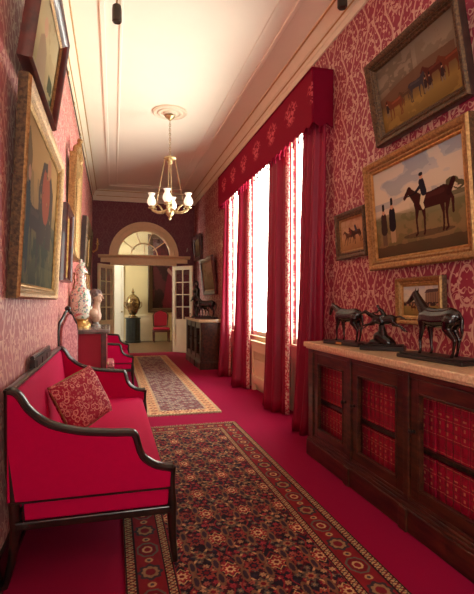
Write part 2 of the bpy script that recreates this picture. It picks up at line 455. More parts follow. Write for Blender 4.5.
# radiator cover below the middle window
t = thing('radiator_cover', 'cream panelled radiator cover with slatted grille below the middle window', 'radiator cover', (2.03, 6.22, 0))
mb = MB()
mb.box(-.055, .024, -.37, .37, .70, .735); mb.box(-.04, .024, -.345, .345, .66, .70)
mb.box(-.035, .02, -.345, -.29, .10, .66); mb.box(-.035, .02, .29, .345, .10, .66); mb.box(-.035, .02, -.29, .29, .58, .66); mb.box(-.035, .02, -.29, .29, .10, .22)
mb.box(-.02, .02, -.29, .29, .42, .46)
mb.build('body', M['cream'], t, bevel=.004)
g = MB()
for k in range(8): g.box(-.025, .015, -.29, .29, .465+k*.0145, .472+k*.0145)
g.build('grille', M['cream'], t)
MB().box(-.012, .015, -.29, .29, .22, .42).build('panel', M['cream'], t)
for yy in (-.315, .315): MB().box(-.035, .02, yy-.03, yy+.03, 0, .10).build('foot', M['cream'], t)

# back wall woodwork: arch surround, entablature, fan bars
t = thing('trim_5', 'stone-coloured arched surround and cornice over the double doors', 'door surround', (0, YB, 0)); t['kind'] = 'structure'
mb = MB()
for ro, ri, d in ((ARo, AR+.10, .05), (AR+.10, AR-.012, .03), (ARo-.04, ARo-.10, .07)):
    po, pi_ = arch_pts(ro), arch_pts(ri)
    mb.loft([[(p[0], -d, p[1]), (p[0], .0, p[1]), (q[0], 0, q[1]), (q[0], -d, q[1])] for p, q in zip(po, pi_)])
mb.build('arch', M['stonecream'], t, True)
mb = MB().box(-.30, 1.88, -.05, 0, 2.30, 2.41)
mb.prism([(0, 2.41), (-.08, 2.41), (-.10, 2.43), (-.16, 2.45), (-.17, 2.48), (0, 2.48)], 'x', -.36, 1.94)
mb.box(DX0-.10, DX0, -.03, 0, 0, 2.30).box(DX1, DX1+.10, -.03, 0, 0, 2.30).box(DX0, DX1, -.03, 0, DZ, 2.30)
mb.build('entablature', M['stonecream'], t, bevel=.003)
t = thing('window_5', 'half-round fanlight with radiating bars above the double doors', 'fanlight', (AX, YB+.05, AZ)); t['kind'] = 'structure'
mb = MB(); zc = (0, 0)
for k in range(1, 5):
    a = PI*k/5
    mb.tube([(.28*math.cos(a)*1.0, 0, .28*math.sin(a)), (AR*.99*math.cos(a), 0, AR*.99*math.sin(a))], .014, 6)
mb.tube([(p[0], 0, p[1]) for p in arch_pts(.34, 20, 0, 0)], .015, 6)
mb.tube([(p[0], 0, p[1]) for p in arch_pts(AR-.012, 24, 0, 0)], .02, 6)
for a in (PI*.5,): mb.tube([(0, 0, .02), (0, 0, .34)], .013, 6)
mb.box(-AR, AR, -.025, .025, .0, .035)
mb.build('glazing_bars', M['stonecream'], t, True)
MB().prism(arch_pts(AR-.01, 24, 0, 0), 'y', .0, .004).build('pane', M['glass'], t)

def leaf(n, hinge, ang, width, label, flip):
    t = thing('door_%d' % n, label, 'door', (hinge[0], hinge[1], 0), (0, 0, ang)); t['kind'] = 'structure'
    s = flip; H_ = 2.22; W = width
    mb = MB()
    def bx(a, b, z0, z1, y0=-.02, y1=.02): mb.box(s*a, s*b, y0, y1, z0, z1)
    bx(0, .09, .01, H_); bx(W-.09, W, .01, H_); bx(.09, W-.09, H_-.10, H_); bx(.09, W-.09, .01, .20); bx(.09, W-.09, .70, .86)
    bx(.09, W-.09, .20, .70, -.008, .008); bx(.13, W-.13, .25, .65, -.014, .014)
    mb.build('leaf', M['cream'], t, bevel=.004)
    g = MB(); z0, z1 = .86, H_-.10
    g.box(s*(W/2-.012), s*(W/2+.012), -.014, .014, z0, z1)
    for k in (1, 2, 3): g.box(s*.09, s*(W-.09), -.014, .014, z0+(z1-z0)*k/4-.012, z0+(z1-z0)*k/4+.012)
    g.build('glazing_bars', M['cream'], t)
    MB().box(s*.09, s*(W-.09), -.002, .002, z0, z1).build('pane', M['glass'], t)
    k = MB().lathe([(.005, 0), (.012, .01), (.02, .03), (.02, .045), (.004, .055)], n=10)
    k.v = [(s*(W-.045)+p[0], -.02-p[2], 1.0+p[1]) for p in k.v]
    k.build('knob', M['brass'], t, True)
leaf(1, (.02, 11.965), math.atan2(-.72, -.42)-PI, .72, 'left cream glazed door leaf standing open against the end wall', -1)
leaf(2, (1.51, 11.965), math.atan2(-.46, .42), .64, 'right cream glazed door leaf standing open beside the far bookcase', 1)

# ------------------------------------------------------------------ the room beyond
FY = 15.6
struct(MB().box(-2.2, 3.6, YB, FY+.2, -.1, -.0).build('floor_2', M['parquet']), 'brown wooden floor of the room beyond the doors', 'floor')
struct(MB().box(-2.2, 3.6, FY, FY+.15, 0, ZC).build('wall_far', M['roomcream']), 'pale yellow wall of the room beyond the doors', 'wall')
struct(wall_with_holes(-2.3, -2.2, YB+.14, FY+.15, 0, ZC, [(13.2, 14.5, 1.0, 3.1)], 'y').build('wall_far_left', M['roomcream']), 'left wall of the room beyond with an added window opening', 'wall')  # unseen opening added to bring daylight into the far room
struct(wall_with_holes(3.6, 3.7, YB+.14, FY+.15, 0, ZC, [], 'y').build('wall_far_right', M['roomcream']), 'right wall of the room beyond', 'wall')
struct(MB().box(-2.2, XL-.1, YB, YB+.14, 0, ZC).box(XR+.1, 3.6, YB, YB+.14, 0, ZC).build('wall_far_front', M['roomcream']), 'near wall of the room beyond', 'wall')
struct(MB().box(-2.3, 3.7, YB+.15, FY+.15, ZC, ZC+.1).build('ceiling_2', M['ceiling']), 'ceiling of the room beyond the doors', 'ceiling')
mb = MB().box(.36, 3.6, FY-.03, FY, 0, .12).box(.36, 3.6, FY-.02, FY, .12, .82).box(.36, 3.6, FY-.045, FY, .82, .88)
for a in (.72, 1.28, 1.84, 2.4): mb.box(a, a+.48, FY-.03, FY-.02, .2, .74)
struct(mb.build('trim_6', M['cream'], bevel=.004), 'cream panelled dado in the room beyond', 'dado')
t = thing('door_3', 'white panelled door in the far room left of the urn', 'door', (-.06, FY, 0)); t['kind'] = 'structure'
mb = MB().box(-.42, .40, -.04, 0, 0, 2.6)
for z0, z1 in ((.15, .78), (.92, 1.9), (2.02, 2.5)): mb.box(-.34, -.04, -.052, -.04, z0, z1).box(.03, .33, -.052, -.04, z0, z1)
mb.build('leaf', M['white'], t, bevel=.005)
MB().ball((.34, -.07, .98), .03).build('knob', M['brass'], t, True)

# ------------------------------------------------------------------ numpy painting helpers
def poly_mask(U, V, pts):
    m = np.zeros(U.shape, bool); n = len(pts); j = n-1
    for i in range(n):
        xi, yi = pts[i]; xj, yj = pts[j]
        if yi != yj:
            c = ((yi > V) != (yj > V)) & (U < (xj-xi)*(V-yi)/(yj-yi)+xi); m ^= c
        j = i
    return m
def put(I, mask, c, a=1.0):
    I[mask] = I[mask]*(1-a)+np.array(c, float)*a
def ell(U, V, cx, cy, rx, ry): return ((U-cx)/rx)**2+((V-cy)/ry)**2 < 1
def limb(U, V, pts, asp=1.0):
    m = np.zeros(U.shape, bool)
    for (x0, y0, r0), (x1, y1, r1) in zip(pts, pts[1:]):
        dx, dy = (x1-x0)*asp, y1-y0; q = dx*dx+dy*dy+1e-9
        t = np.clip(((U-x0)*asp*dx+(V-y0)*dy)/q, 0, 1)
        d = np.hypot((U-x0)*asp-t*dx, V-y0-t*dy); m |= d < r0+(r1-r0)*t
    return m
def fnoise(U, V, sc, seed=0):
    r = np.random.RandomState(seed); out = np.zeros(U.shape); amp = 1; tot = 0
    for o in range(4):
        n = int(max(2, sc*2**o))+2; g = r.rand(n+1, n+1)
        x = np.clip(U, 0, .9999)*(n-1); y = np.clip(V, 0, .9999)*(n-1); i = x.astype(int); j = y.astype(int)
        fx = x-i; fy = y-j; fx = fx*fx*(3-2*fx); fy = fy*fy*(3-2*fy)
        out += amp*((g[j, i]*(1-fx)+g[j, i+1]*fx)*(1-fy)+(g[j+1, i]*(1-fx)+g[j+1, i+1]*fx)*fy); tot += amp; amp *= .55
    return out/tot
def grad(V, stops):
    vs = [s[0] for s in stops]
    return np.stack([np.interp(V, vs, [s[1][k] for s in stops]) for k in range(3)], -1)
def horse_px(I, U, V, cx, cy, s, col, asp, flip=1, leg=(0, 0, 0, 0)):
    """a horse in paint: cy = belly line centre, s = body length"""
    f = -flip
    def P(x, y, r): return (cx+f*x*s/asp, cy+y*s, r*s)
    m = limb(U, V, [P(-.42, .05, .21), P(0, .02, .185), P(.40, .03, .2)], asp)
    m |= limb(U, V, [P(.42, .08, .17), P(.66, .30, .10), P(.76, .40, .075)], asp)
    m |= limb(U, V, [P(.74, .41, .078), P(.93, .24, .05)], asp)
    for k, (x, d) in enumerate(((.48, .05), (.28, -.04), (-.34, -.05), (-.54, .06))):
        m |= limb(U, V, [P(x, -.06, .09), P(x+d+leg[k], -.38, .035), P(x+d*.6+leg[k]*1.6, -.72, .026), P(x+d+leg[k]*1.6+.04, -.76, .03)], asp)
    m |= limb(U, V, [P(-.58, .1, .035), P(-.68, -.1, .045), P(-.68, -.4, .03)], asp)
    put(I, m, col)
    put(I, limb(U, V, [P(-.40, .14, .06), P(.3, .11, .05)], asp), [min(255, c*1.5+12) for c in col], .35)
def man_px(I, U, V, x, z, h, asp, coat, legs, hat=(30, 26, 28)):
    put(I, limb(U, V, [(x-.012, z, .05*h), (x-.008, z+.45*h, .08*h)], asp), legs); put(I, limb(U, V, [(x+.018, z, .05*h), (x+.008, z+.45*h, .08*h)], asp), legs)
    put(I, limb(U, V, [(x, z+.38*h, .14*h), (x, z+.74*h, .12*h)], asp), coat)
    put(I, limb(U, V, [(x+.01, z+.72*h, .04*h), (x+.03, z+.42*h, .03*h)], asp), coat)
    put(I, ell(U, V, x, z+.88*h, .06*h/asp, .07*h), (196, 150, 120)); put(I, limb(U, V, [(x, z+.96*h, .05*h), (x, z+1.06*h, .05*h)], asp), hat)

def pic_race(U, V):
    asp = 1.35
    I = grad(V, [(0, (92, 74, 50)), (.2, (138, 112, 72)), (.38, (128, 116, 78)), (.45, (150, 138, 106)), (.5, (206, 188, 156)), (.75, (196, 190, 176)), (1, (150, 160, 168))])
    c = fnoise(U*1.0, V*1.6 % 1, 3, 4); put(I, (c > .52) & (V > .48), (220, 202, 168), .6); put(I, (c < .44) & (V > .55), (140, 146, 152), .45)
    g = fnoise(U, V, 9, 7); put(I, (g > .55) & (V < .45), (96, 92, 54), .45); put(I, (V < .46+.03*np.sin(U*9)) & (V > .38), (110, 108, 72), .45)
    put(I, (V < .12+.04*g), (76, 58, 40), .7)
    for x, y, r in ((.80, .56, .05), (.87, .60, .06), (.93, .56, .05), (.76, .52, .04)): put(I, ell(U, V, x, y, r, r*.8) & (g > .42), (92, 86, 58))
    put(I, (np.abs(V-.50) < .02) & (U > .7), (88, 84, 58), .8)
    man_px(I, U, V, .12, .17, .40, asp, (62, 44, 38), (110, 86, 64)); man_px(I, U, V, .23, .19, .42, asp, (36, 30, 36), (170, 140, 104))
    put(I, ell(U, V, .62, .20, .26, .03), (70, 54, 38), .6)
    horse_px(I, U, V, .67, .50, .40, (62, 26, 22), asp, 1)
    put(I, limb(U, V, [(.84, .52, .03), (.885, .62, .028)], asp), (52, 20, 18))
    put(I, limb(U, V, [(.60, .58, .034), (.575, .50, .024), (.59, .45, .018)], asp), (216, 200, 160))
    put(I, limb(U, V, [(.605, .60, .04), (.585, .70, .038)], asp), (34, 30, 40)); put(I, limb(U, V, [(.59, .68, .02), (.52, .62, .015)], asp), (34, 30, 40))
    put(I, ell(U, V, .585, .755, .018, .026), (196, 150, 120)); put(I, ell(U, V, .583, .778, .022, .018), (30, 24, 30))
    put(I, limb(U, V, [(.52, .61, .005), (.40, .60, .005)], asp), (30, 20, 16))
    return I
def pic_paddock(U, V):
    asp = 1.6
    I = grad(V, [(0, (120, 92, 46)), (.25, (150, 120, 62)), (.42, (110, 84, 56)), (.48, (118, 96, 74)), (.7, (150, 134, 112)), (1, (112, 98, 84))])
    g = fnoise(U, V, 8, 11); put(I, (g > .52) & (V > .52) & (U < .5), (96, 82, 64), .5); put(I, (g > .5) & (V > .5) & (U > .55), (120, 104, 84), .6)
    put(I, poly_mask(U, V, [(.0, .40), (.0, .52), (.3, .60), (.62, .64), (.95, .62), (.95, .42)]), (110, 78, 56), .8); put(I, (V < .3) & (g > .55), (168, 136, 70), .5)
    for cx, cy, s, col in ((.22, .36, .25, (116, 64, 42)), (.5, .42, .25, (66, 58, 60)), (.72, .45, .25, (88, 42, 32)), (.9, .44, .25, (110, 56, 36)), (.36, .40, .15, (90, 66, 46))):
        horse_px(I, U, V, cx, cy, s, col, asp, 1 if cx != .5 else -1)
    for x in (.1, .61, .66, .8): man_px(I, U, V, x, .24, .2, asp, (60, 44, 42), (130, 112, 90))
    return I*.92
def pic_small_race(U, V):
    asp = 1.1
    I = grad(V, [(0, (150, 112, 70)), (.35, (176, 136, 92)), (.5, (190, 154, 118)), (1, (176, 142, 112))])
    g = fnoise(U, V, 7, 5); put(I, g > .56, (150, 112, 80), .4)
    horse_px(I, U, V, .42, .48, .34, (92, 62, 46), asp, 1, (.2, .12, -.2, -.1)); horse_px(I, U, V, .66, .52, .34, (70, 48, 40), asp, 1, (.2, .1, -.15, -.2))
    put(I, limb(U, V, [(.44, .56, .05), (.40, .68, .04)], asp), (110, 52, 48)); put(I, limb(U, V, [(.68, .60, .05), (.64, .72, .04)], asp), (70, 66, 78))
    return I
def pic_stand(U, V):
    asp = 1.45
    I = grad(V, [(0, (128, 104, 56)), (.3, (156, 128, 70)), (.45, (146, 130, 88)), (.5, (206, 196, 168)), (.8, (198, 194, 180)), (1, (168, 176, 182))])
    g = fnoise(U, V, 8, 15); put(I, (g > .55) & (V > .52), (222, 210, 180), .6)
    put(I, poly_mask(U, V, [(.62, .44), (.62, .70), (.66, .74), (.96, .76), (.96, .44)]), (150, 116, 92)); put(I, poly_mask(U, V, [(.6, .72), (.66, .82), (.98, .84), (.98, .76)]), (90, 70, 66))
    for k in range(6): put(I, limb(U, V, [(.65+.055*k, .46, .008), (.65+.055*k, .72, .008)], asp), (88, 64, 56))
    cr = fnoise(U*1., V*.5, 24, 3); put(I, (V > .36) & (V < .47) & (cr > .48), (70, 52, 50)); put(I, (V > .36) & (V < .47) & (cr < .4), (170, 120, 100))
    horse_px(I, U, V, .3, .32, .15, (80, 40, 30), asp); horse_px(I, U, V, .52, .31, .14, (60, 44, 40), asp)
    return I
def pic_dark_landscape(U, V):
    asp = 1.45
    I = grad(V, [(0, (44, 42, 24)), (.18, (64, 60, 32)), (.34, (84, 72, 42)), (.5, (132, 98, 56)), (.75, (160, 120, 68)), (1, (150, 112, 66))])
    g = fnoise(U, V, 7, 21); g2 = fnoise(U, V*.4, 14, 22)
    put(I, (g > .5) & (V < .5), (36, 38, 24), .7); put(I, (g2 > .56) & (V < .7), (104, 84, 46), .5)
    put(I, poly_mask(U, V, [(.0, .25), (.0, .95), (.12, 1.0), (.24, .78), (.2, .4)]) & (g > .34), (96, 70, 36), .9)
    put(I, poly_mask(U, V, [(.44, .30), (.42, .66), (.52, .86), (.70, .92), (.86, .74), (.84, .3)]) & (g2 > .3), (58, 40, 28), .95)
    put(I, ell(U, V, .63, .66, .12, .2) & (g > .3), (136, 60, 34)); put(I, ell(U, V, .70, .88, .06, .07), (150, 96, 64))
    horse_px(I, U, V, .34, .42, .36, (54, 34, 26), asp, 1); put(I, limb(U, V, [(.2, .12, .04), (.2, .5, .06), (.2, .6, .03)], asp), (34, 34, 38)); put(I, ell(U, V, .2, .66, .03, .045), (150, 104, 76))
    put(I, (V < .16) & (g > .45), (84, 78, 44), .6)
    return I
def pic_pale_portrait(U, V):
    I = grad(V, [(0, (96, 84, 50)), (.2, (150, 132, 92)), (.6, (192, 172, 128)), (1, (186, 170, 132))])
    g = fnoise(U, V, 6, 31); put(I, (g > .55), (170, 148, 108), .5); put(I, (U > .75) & (V < .4) & (g > .4), (52, 56, 34), .8)
    put(I, poly_mask(U, V, [(.3, .1), (.34, .5), (.45, .62), (.58, .5), (.66, .1)]), (156, 130, 104), .8); put(I, ell(U, V, .46, .70, .07, .1), (200, 160, 128))
    return I
def pic_mount(U, V):
    I = grad(V, [(0, (226, 214, 190)), (1, (234, 224, 204))])
    inn = (U > .22) & (U < .78) & (V > .2) & (V < .82); put(I, inn, (196, 176, 140)); g = fnoise(U, V, 8, 41); put(I, inn & (g > .55), (140, 110, 84), .7)
    return I
def pic_gilt_scene(U, V):
    I = grad(V, [(0, (80, 60, 40)), (.5, (130, 100, 64)), (1, (150, 130, 100))]); g = fnoise(U, V, 6, 51); put(I, g > .54, (92, 58, 40), .6); return I
def pic_grey(U, V):
    I = grad(V, [(0, (120, 112, 88)), (.5, (168, 158, 128)), (1, (186, 180, 156))]); g = fnoise(U, V, 6, 61); put(I, g > .55, (132, 122, 92), .6); return I
def pic_court(U, V):
    I = grad(V, [(0, (44, 30, 28)), (1, (62, 36, 36))]); g = fnoise(U, V, 5, 71); put(I, g > .55, (92, 40, 44), .6)
    put(I, poly_mask(U, V, [(.25, .0), (.35, .4), (.42, .6), (.62, .6), (.75, .35), (.85, 0)]), (104, 34, 44), .9)
    put(I, limb(U, V, [(.40, .55, .03), (.62, .40, .025), (.5, .28, .02)], 1), (150, 110, 100)); put(I, ell(U, V, .52, .70, .06, .05), (176, 132, 108)); return I

PROF_WIDE = [(0, 0), (0, .045), (.012, .06), (.03, .055), (.05, .035), (.062, .04), (.074, .03), (.085, .018)]
def scaled(prof, w, d): return [(o*w/.085, q*d/.06) for o, q in prof]
def picture(name, label, side, c0, c1, z0, z1, xb, xt, fw, fd, mat, func, lift=0, cat='picture', edge=None, nx=150, plaque=False, inner=None):
    """c0..c1 along the wall; xb/xt the front-edge distance from the hall axis at foot and head"""
    W = abs(c1-c0); Ht = math.hypot(z1-z0, xt-xb); th = math.atan2(abs(xt-xb), z1-z0)
    if side == 'right': loc, rz = (xb, (c0+c1)/2, z0), -PI/2
    elif side == 'left': loc, rz = (xb, (c0+c1)/2, z0), PI/2
    else: loc, rz = ((c0+c1)/2, xb, z0), 0
    t = thing(name, label, cat, loc, (th, 0, rz))
    f = MB().frame(W, Ht, scaled(PROF_WIDE, fw, fd)); f.m[:4] = [1]*4; f.build('frame', [mat, M['darkgold'] if mat == M['gold'] else M['redwood'] if mat == M['redwood'] else M['darkwood']], t, True)  # outer side faces take a darker material, shade painted in
    if inner:
        g = MB()
        g.frame(W-2*fw+.03, Ht-2*fw+.03, [(0, 0), (0, fd*.45), (.012, fd*.5), (.024, fd*.3)]); g.v = [(a, b, c+fw-.015) for a, b, c in g.v]
        g.build('slip', inner, t, True)
    MB().box(-W/2+.01, W/2-.01, -.008, 0, .01, Ht-.01).build('back_board', M['darkwood'], t)
    if func:
        ny = int(nx*Ht/W)+2
        o = color_grid('canvas', W-2*fw+.02, Ht-2*fw+.02, nx, ny, func, M['canvas'], t, 'xz'); o.location = (0, -fd*.22, fw-.01)
    if plaque:
        MB().box(-.07, .07, -fd*.95-.004, -fd*.6, .018, .038).build('plaque', M['goldp'], t, bevel=.002)
    return t

# right wall (bottom-back edge sits just off the paper)
picture('framed_painting', 'large gilt-framed painting of a jockey on a dark racehorse with two men', 'right', 3.35, 2.20, 1.555, 2.40, XR-.004, XR-.07, .085, .06, M['gold'], pic_race, nx=300, plaque=True, inner=M['goldp'])
picture('framed_painting', 'dark-framed painting of a paddock full of horses, hung above the jockey painting', 'right', 3.22, 2.235, 2.522, 3.15, XR-.01, XR-.125, .075, .07, M['darkgold'], pic_paddock, nx=260, inner=M['darkgold'])
picture('framed_painting', 'small sepia racing picture between the curtain and the jockey painting', 'right', 3.95, 3.42, 1.69, 2.115, XR-.004, XR-.03, .07, .045, M['darkgold'], pic_small_race, nx=120, inner=M['gold'])
picture('framed_painting', 'small gilt-framed picture of a racecourse stand hanging low above the bronze horses', 'right', 3.0, 2.50, 1.14, 1.475, XR-.004, XR-.012, .055, .05, M['gold'], pic_stand, nx=150, inner=M['goldp'])
picture('framed_painting', 'tilted red-brown framed picture above the far bookcase', 'right', 10.5, 9.2, 1.46, 2.27, XR-.006, XR-.10, .11, .06, M['redwood'], pic_grey, nx=60, inner=M['gold'])
picture('framed_painting', 'dark wood framed picture high in the far right corner', 'right', 11.75, 10.85, 2.34, 2.95, XR-.006, XR-.05, .10, .06, M['redwood'], pic_gilt_scene, nx=40)
# left wall
picture('framed_painting', 'large gilt-framed dark landscape hanging low on the left wall behind the sofa', 'left', 2.42, 4.03, 1.32, 2.42, XL+.004, XL+.06, .075, .06, M['gold'], pic_dark_landscape, nx=180, inner=M['goldp'])
picture('framed_painting', 'dark-framed pale portrait tilted high on the left wall above the landscape', 'left', 2.42, 3.44, 2.50, 3.12, XL+.05, XL+.14, .07, .07, M['redwood'], pic_pale_portrait, nx=120, inner=M['gold'])
picture('framed_print', 'small red-brown framed print with pale mount beside the large landscape', 'left', 4.38, 5.06, 1.5, 2.2, XL+.004, XL+.03, .05, .085, M['redwood'], pic_mount, nx=60, inner=M['goldp'], cat='picture')
picture('framed_painting', 'gilt-framed painting with red-brown edge beyond the gilt pier mirror', 'left', 7.35, 9.1, 1.8, 2.62, XL+.004, XL+.05, .16, .09, M['darkgold'], pic_gilt_scene, nx=60, inner=M['gold'])
# pier mirror with crest
t = thing('pier_mirror', 'tall gilt mirror with carved crest above the marble-topped cabinet', 'mirror', (XL+.004, 5.85, 1.82), (.03, 0, PI/2))
f = MB().frame(.95, 1.15, scaled(PROF_WIDE, .11, .08)); f.build('frame', M['gold'], t, True)
m, nt, b = new_mat('mirror_glass'); b.inputs['Base Color'].default_value = (.85, .85, .82, 1); b.inputs['Metallic'].default_value = 1; b.inputs['Roughness'].default_value = .05; M['mirror'] = m
MB().box(-.38, .38, -.02, -.005, .09, 1.06).build('glass', M['mirror'], t)
MB().box(-.46, .46, -.006, 0, .01, 1.14).build('back_board', M['redwood'], t)
c = MB()
for s in (-1, 1):
    c.tube([(s*.44, -.05, 1.13), (s*.38, -.06, 1.22), (s*.26, -.06, 1.2), (s*.2, -.06, 1.26), (s*.08, -.06, 1.3), (s*.02, -.06, 1.24)], [.03, .035, .03, .04, .035, .02], 8)
    c.tube([(s*.26, -.06, 1.2), (s*.3, -.06, 1.14), (s*.22, -.06, 1.13)], .025, 8)
c.caps((0, -.06, 1.18), .06, (0, -.06, 1.38), .03); c.ball((0, -.07, 1.42), .035)
c.build('crest', M['gold'], t, True)

# brass wall light on the left wall near the doors
t = thing('wall_sconce', 'brass wall light with two arms on the left wall near the doors', 'wall light', (XL+.004, 10.5, 1.95))
MB().box(0, .02, -.04, .04, 0, .72).build('back_plate', M['brass'], t, bevel=.008)
for s in (-1, 1):
    a = MB().tube([(.02, 0, .5), (.08, s*.05, .44), (.16, s*.1, .5), (.17, s*.1, .6)], .012, 8); a.lathe([(.01, 0), (.035, .02), (.03, .03), (.014, .03), (.014, .12), (.002, .13)], (.17, s*.1, .6), 10)
    a.build('arm', M['goldp'], t, True)
t = tag(MB().tube([(0, 0, 0), (.05, 0, .02), (.1, 0, .07)], [.012, .016, .01], 8).build('wall_sensor', M['white'], None, True, loc=(1.86, 11.86, 2.62)), 'tiny white alarm sensor high beside the fanlight', 'sensor')
t.location = (1.87, 11.985, 2.62); t.rotation_euler = (0, 0, -PI/2)

# ------------------------------------------------------------------ rugs
def hash2(i, j, s=0): 
    v = np.sin(i*127.1+j*311.7+s*74.7)*43758.5453; return v-np.floor(v)
def rug_near(w, h):
    PAL = np.array([(132, 34, 48), (172, 132, 96), (96, 88, 78), (146, 48, 58), (146, 78, 68), (46, 40, 54)], float)
    def fn(U, V):
        x, y = U*w, V*h
        d = np.minimum(np.minimum(x, w-x), np.minimum(y, h-y))
        I = np.zeros(U.shape+(3,)); I[:] = (38, 30, 40)
        n = fnoise(U, V, 40, 2)
        # field: lattice of diamonds, rosettes and leaves
        P = .235; Q = .30
        a = (x-w/2)/P; b = (y)/Q
        fa, fb = np.abs((a % 1)-.5), np.abs((b % 1)-.5)
        ga, gb = .5-fa, .5-fb
        put(I, hash2(np.floor(x/.02), np.floor(y/.02)) > .72, (92, 28, 38), .75)
        # small flowers on a fine staggered grid
        S = .045; r = np.floor(y/S); xx = x/S+.5*(r % 2); i = np.floor(xx); hx = xx-i-.5; hy = y/S-r-.5; dd = np.hypot(hx, hy); k = hash2(i, r, 1)
        pet = .34+.09*np.cos(6*np.arctan2(hy, hx))
        for q in range(6):
            put(I, (dd < pet) & (k > q/6) & (k <= (q+1)/6) & (k < .9), PAL[q])
        put(I, (dd < .13) & (k < .5), (176, 138, 100)); put(I, dd < .06, (90, 24, 34))
        # ogee stems
        st = np.abs(fa-(.25+.17*np.cos(2*PI*(b % 1))))
        put(I, st < .028, (190, 150, 104)); st2 = np.abs(ga-(.25+.17*np.cos(2*PI*(b % 1)))); put(I, st2 < .018, (132, 40, 46))
        dia = fa/.42+fb/.46
        put(I, np.abs(dia-.72) < .045, (116, 40, 42)); put(I, np.abs(dia-.45) < .03, (190, 156, 106))
        # palmettes
        for (p, q, c1, c2) in ((fa, fb, (146, 44, 50), (206, 172, 124)), (ga, gb, (92, 78, 66), (160, 112, 80)), (ga, fb, (138, 62, 52), (40, 34, 48))):
            rr = np.hypot(p*P, q*Q); an = np.arctan2(q*Q, p*P); rad = .040+.009*np.cos(8*an)
            put(I, rr < rad, c1); put(I, rr < .024+.005*np.cos(8*an), c2); put(I, rr < .013, (110, 28, 38))
        lf = np.hypot((fa-.25)*P/.02, (fb-.2)*Q/.06); put(I, lf < 1, (120, 84, 62)); put(I, lf < .6, (58, 42, 52))
        I *= (.8+.4*n)[..., None]
        # borders
        bd = d < .235
        put(I, bd, (128, 34, 42))
        along = np.where(np.minimum(x, w-x) < np.minimum(y, h-y), y, x)
        mid = d-.118; T = .205; ph = (along/T) % 1-.5; idx = np.floor(along/T) % 2
        rr = np.hypot(ph*T, mid*1.15); oc = np.maximum(np.maximum(np.abs(ph*T), np.abs(mid)*1.25), (np.abs(ph*T)+np.abs(mid)*1.2)*.72)
        B = bd & (d > .055) & (d < .19)
        put(I, B & (oc < .068) & (idx == 0), (100, 96, 84)); put(I, B & (oc < .056) & (idx == 0), (110, 30, 40)); put(I, B & (oc < .032), (196, 160, 112)); put(I, B & (oc < .02), (128, 34, 42))
        an = np.arctan2(mid, ph*T); put(I, B & (rr < .064+.006*np.cos(8*an)) & (idx == 1), (62, 52, 58)); put(I, B & (rr < .046+.004*np.cos(8*an)) & (idx == 1), (150, 120, 84)); put(I, B & (rr < .028) & (idx == 1), (116, 34, 44))
        con = np.hypot(((along/T) % 1-0.0)*T, mid); con = np.minimum(con, np.hypot((1-(along/T) % 1)*T, mid)); put(I, B & (con < .02), (180, 144, 98)); put(I, B & (con < .01), (70, 60, 66))
        for lo, hi in ((.008, .05), (.19, .225)):
            G = (d > lo) & (d < hi); put(I, G, (188, 158, 112)); 
            zig = np.abs(((along/.045) % 1)-.5)*2; put(I, G & (np.abs((d-lo)/(hi-lo)-zig) < .22), (110, 34, 40)); put(I, G & (np.abs((d-lo)/(hi-lo)-(1-zig)) < .12), (74, 66, 62))
        for e in (.006, .052, .188, .228): put(I, np.abs(d-e) < .004, (40, 30, 34))
        return I*(.88+.24*fnoise(U, V, 90, 9))[..., None]
    return fn
def rug_far(w, h):
    def fn(U, V):
        x, y = U*w, V*h; d = np.minimum(np.minimum(x, w-x), np.minimum(y, h-y)); I = np.zeros(U.shape+(3,)); I[:] = (118, 98, 106)  # field colour lightened to carry the window glare
        S = .075; r = np.floor(y/S); xx = x/S+.5*(r % 2); i = np.floor(xx); hx = xx-i-.5; hy = y/S-r-.5; dd = np.abs(hx)+np.abs(hy)*1.0; k = hash2(i, r, 4)
        put(I, dd < .40, (212, 186, 160)); put(I, (dd < .40) & (k > .6), (150, 66, 66)); put(I, dd < .2, (60, 50, 70)); put(I, np.abs(dd-.5) < .05, (150, 124, 104))
        put(I, d < .17, (214, 168, 126)); along = np.where(np.minimum(x, w-x) < np.minimum(y, h-y), y, x)
        T = .14; ph = np.abs((along/T) % 1-.5)*T; md = np.abs(d-.09); put(I, (d < .145) & (d > .035) & (ph+md < .05), (150, 74, 66)); put(I, (d < .145) & (d > .035) & (ph+md < .026), (214, 184, 140))
        for lo, hi in ((.006, .032), (.146, .17)):
            G = (d > lo) & (d < hi); put(I, G, (216, 194, 156)); put(I, G & (((along/.04) % 1) < .35), (140, 84, 74))
        return I*(.88+.24*fnoise(U, V, 60, 19))[..., None]
    return fn
def rug(label, x0, x1, y0, y1, nx, ny, fn):
    t = thing('runner_rug', label, 'rug', (x0, y0, 0)); w, h = x1-x0, y1-y0
    o = color_grid('pile', w, h, nx, ny, fn(w, h), M['rug'], t, 'xy', .012)
    MB().box(0, w, 0, h, .001, .0115).build('backing', M['fringe'], t)
    for yy, s in ((0, -1), (h, 1)):
        g = MB(); n = int(w/.012)
        for k in range(n):
            a = w*(k+.5)/n; j = random.uniform(-.004, .004); ln = random.uniform(.035, .05)
            g.tube([(a, yy, .008), (a+j, yy+s*ln*.5, .005), (a+2*j, yy+s*ln, .0035)], [.0035, .003, .002], 5)
        g.build('fringe', M['fringe'], t, True)
    return t
rug('long dark patterned rug with red medallion border beside the near sofa and low bookcase', .055, 1.275, 1.1, 4.80, 330, 1000, rug_near)
rug('pale-bordered patterned rug further down the hall, leading to the doors', .38, 1.24, 5.30, 11.2, 130, 700, rug_far)

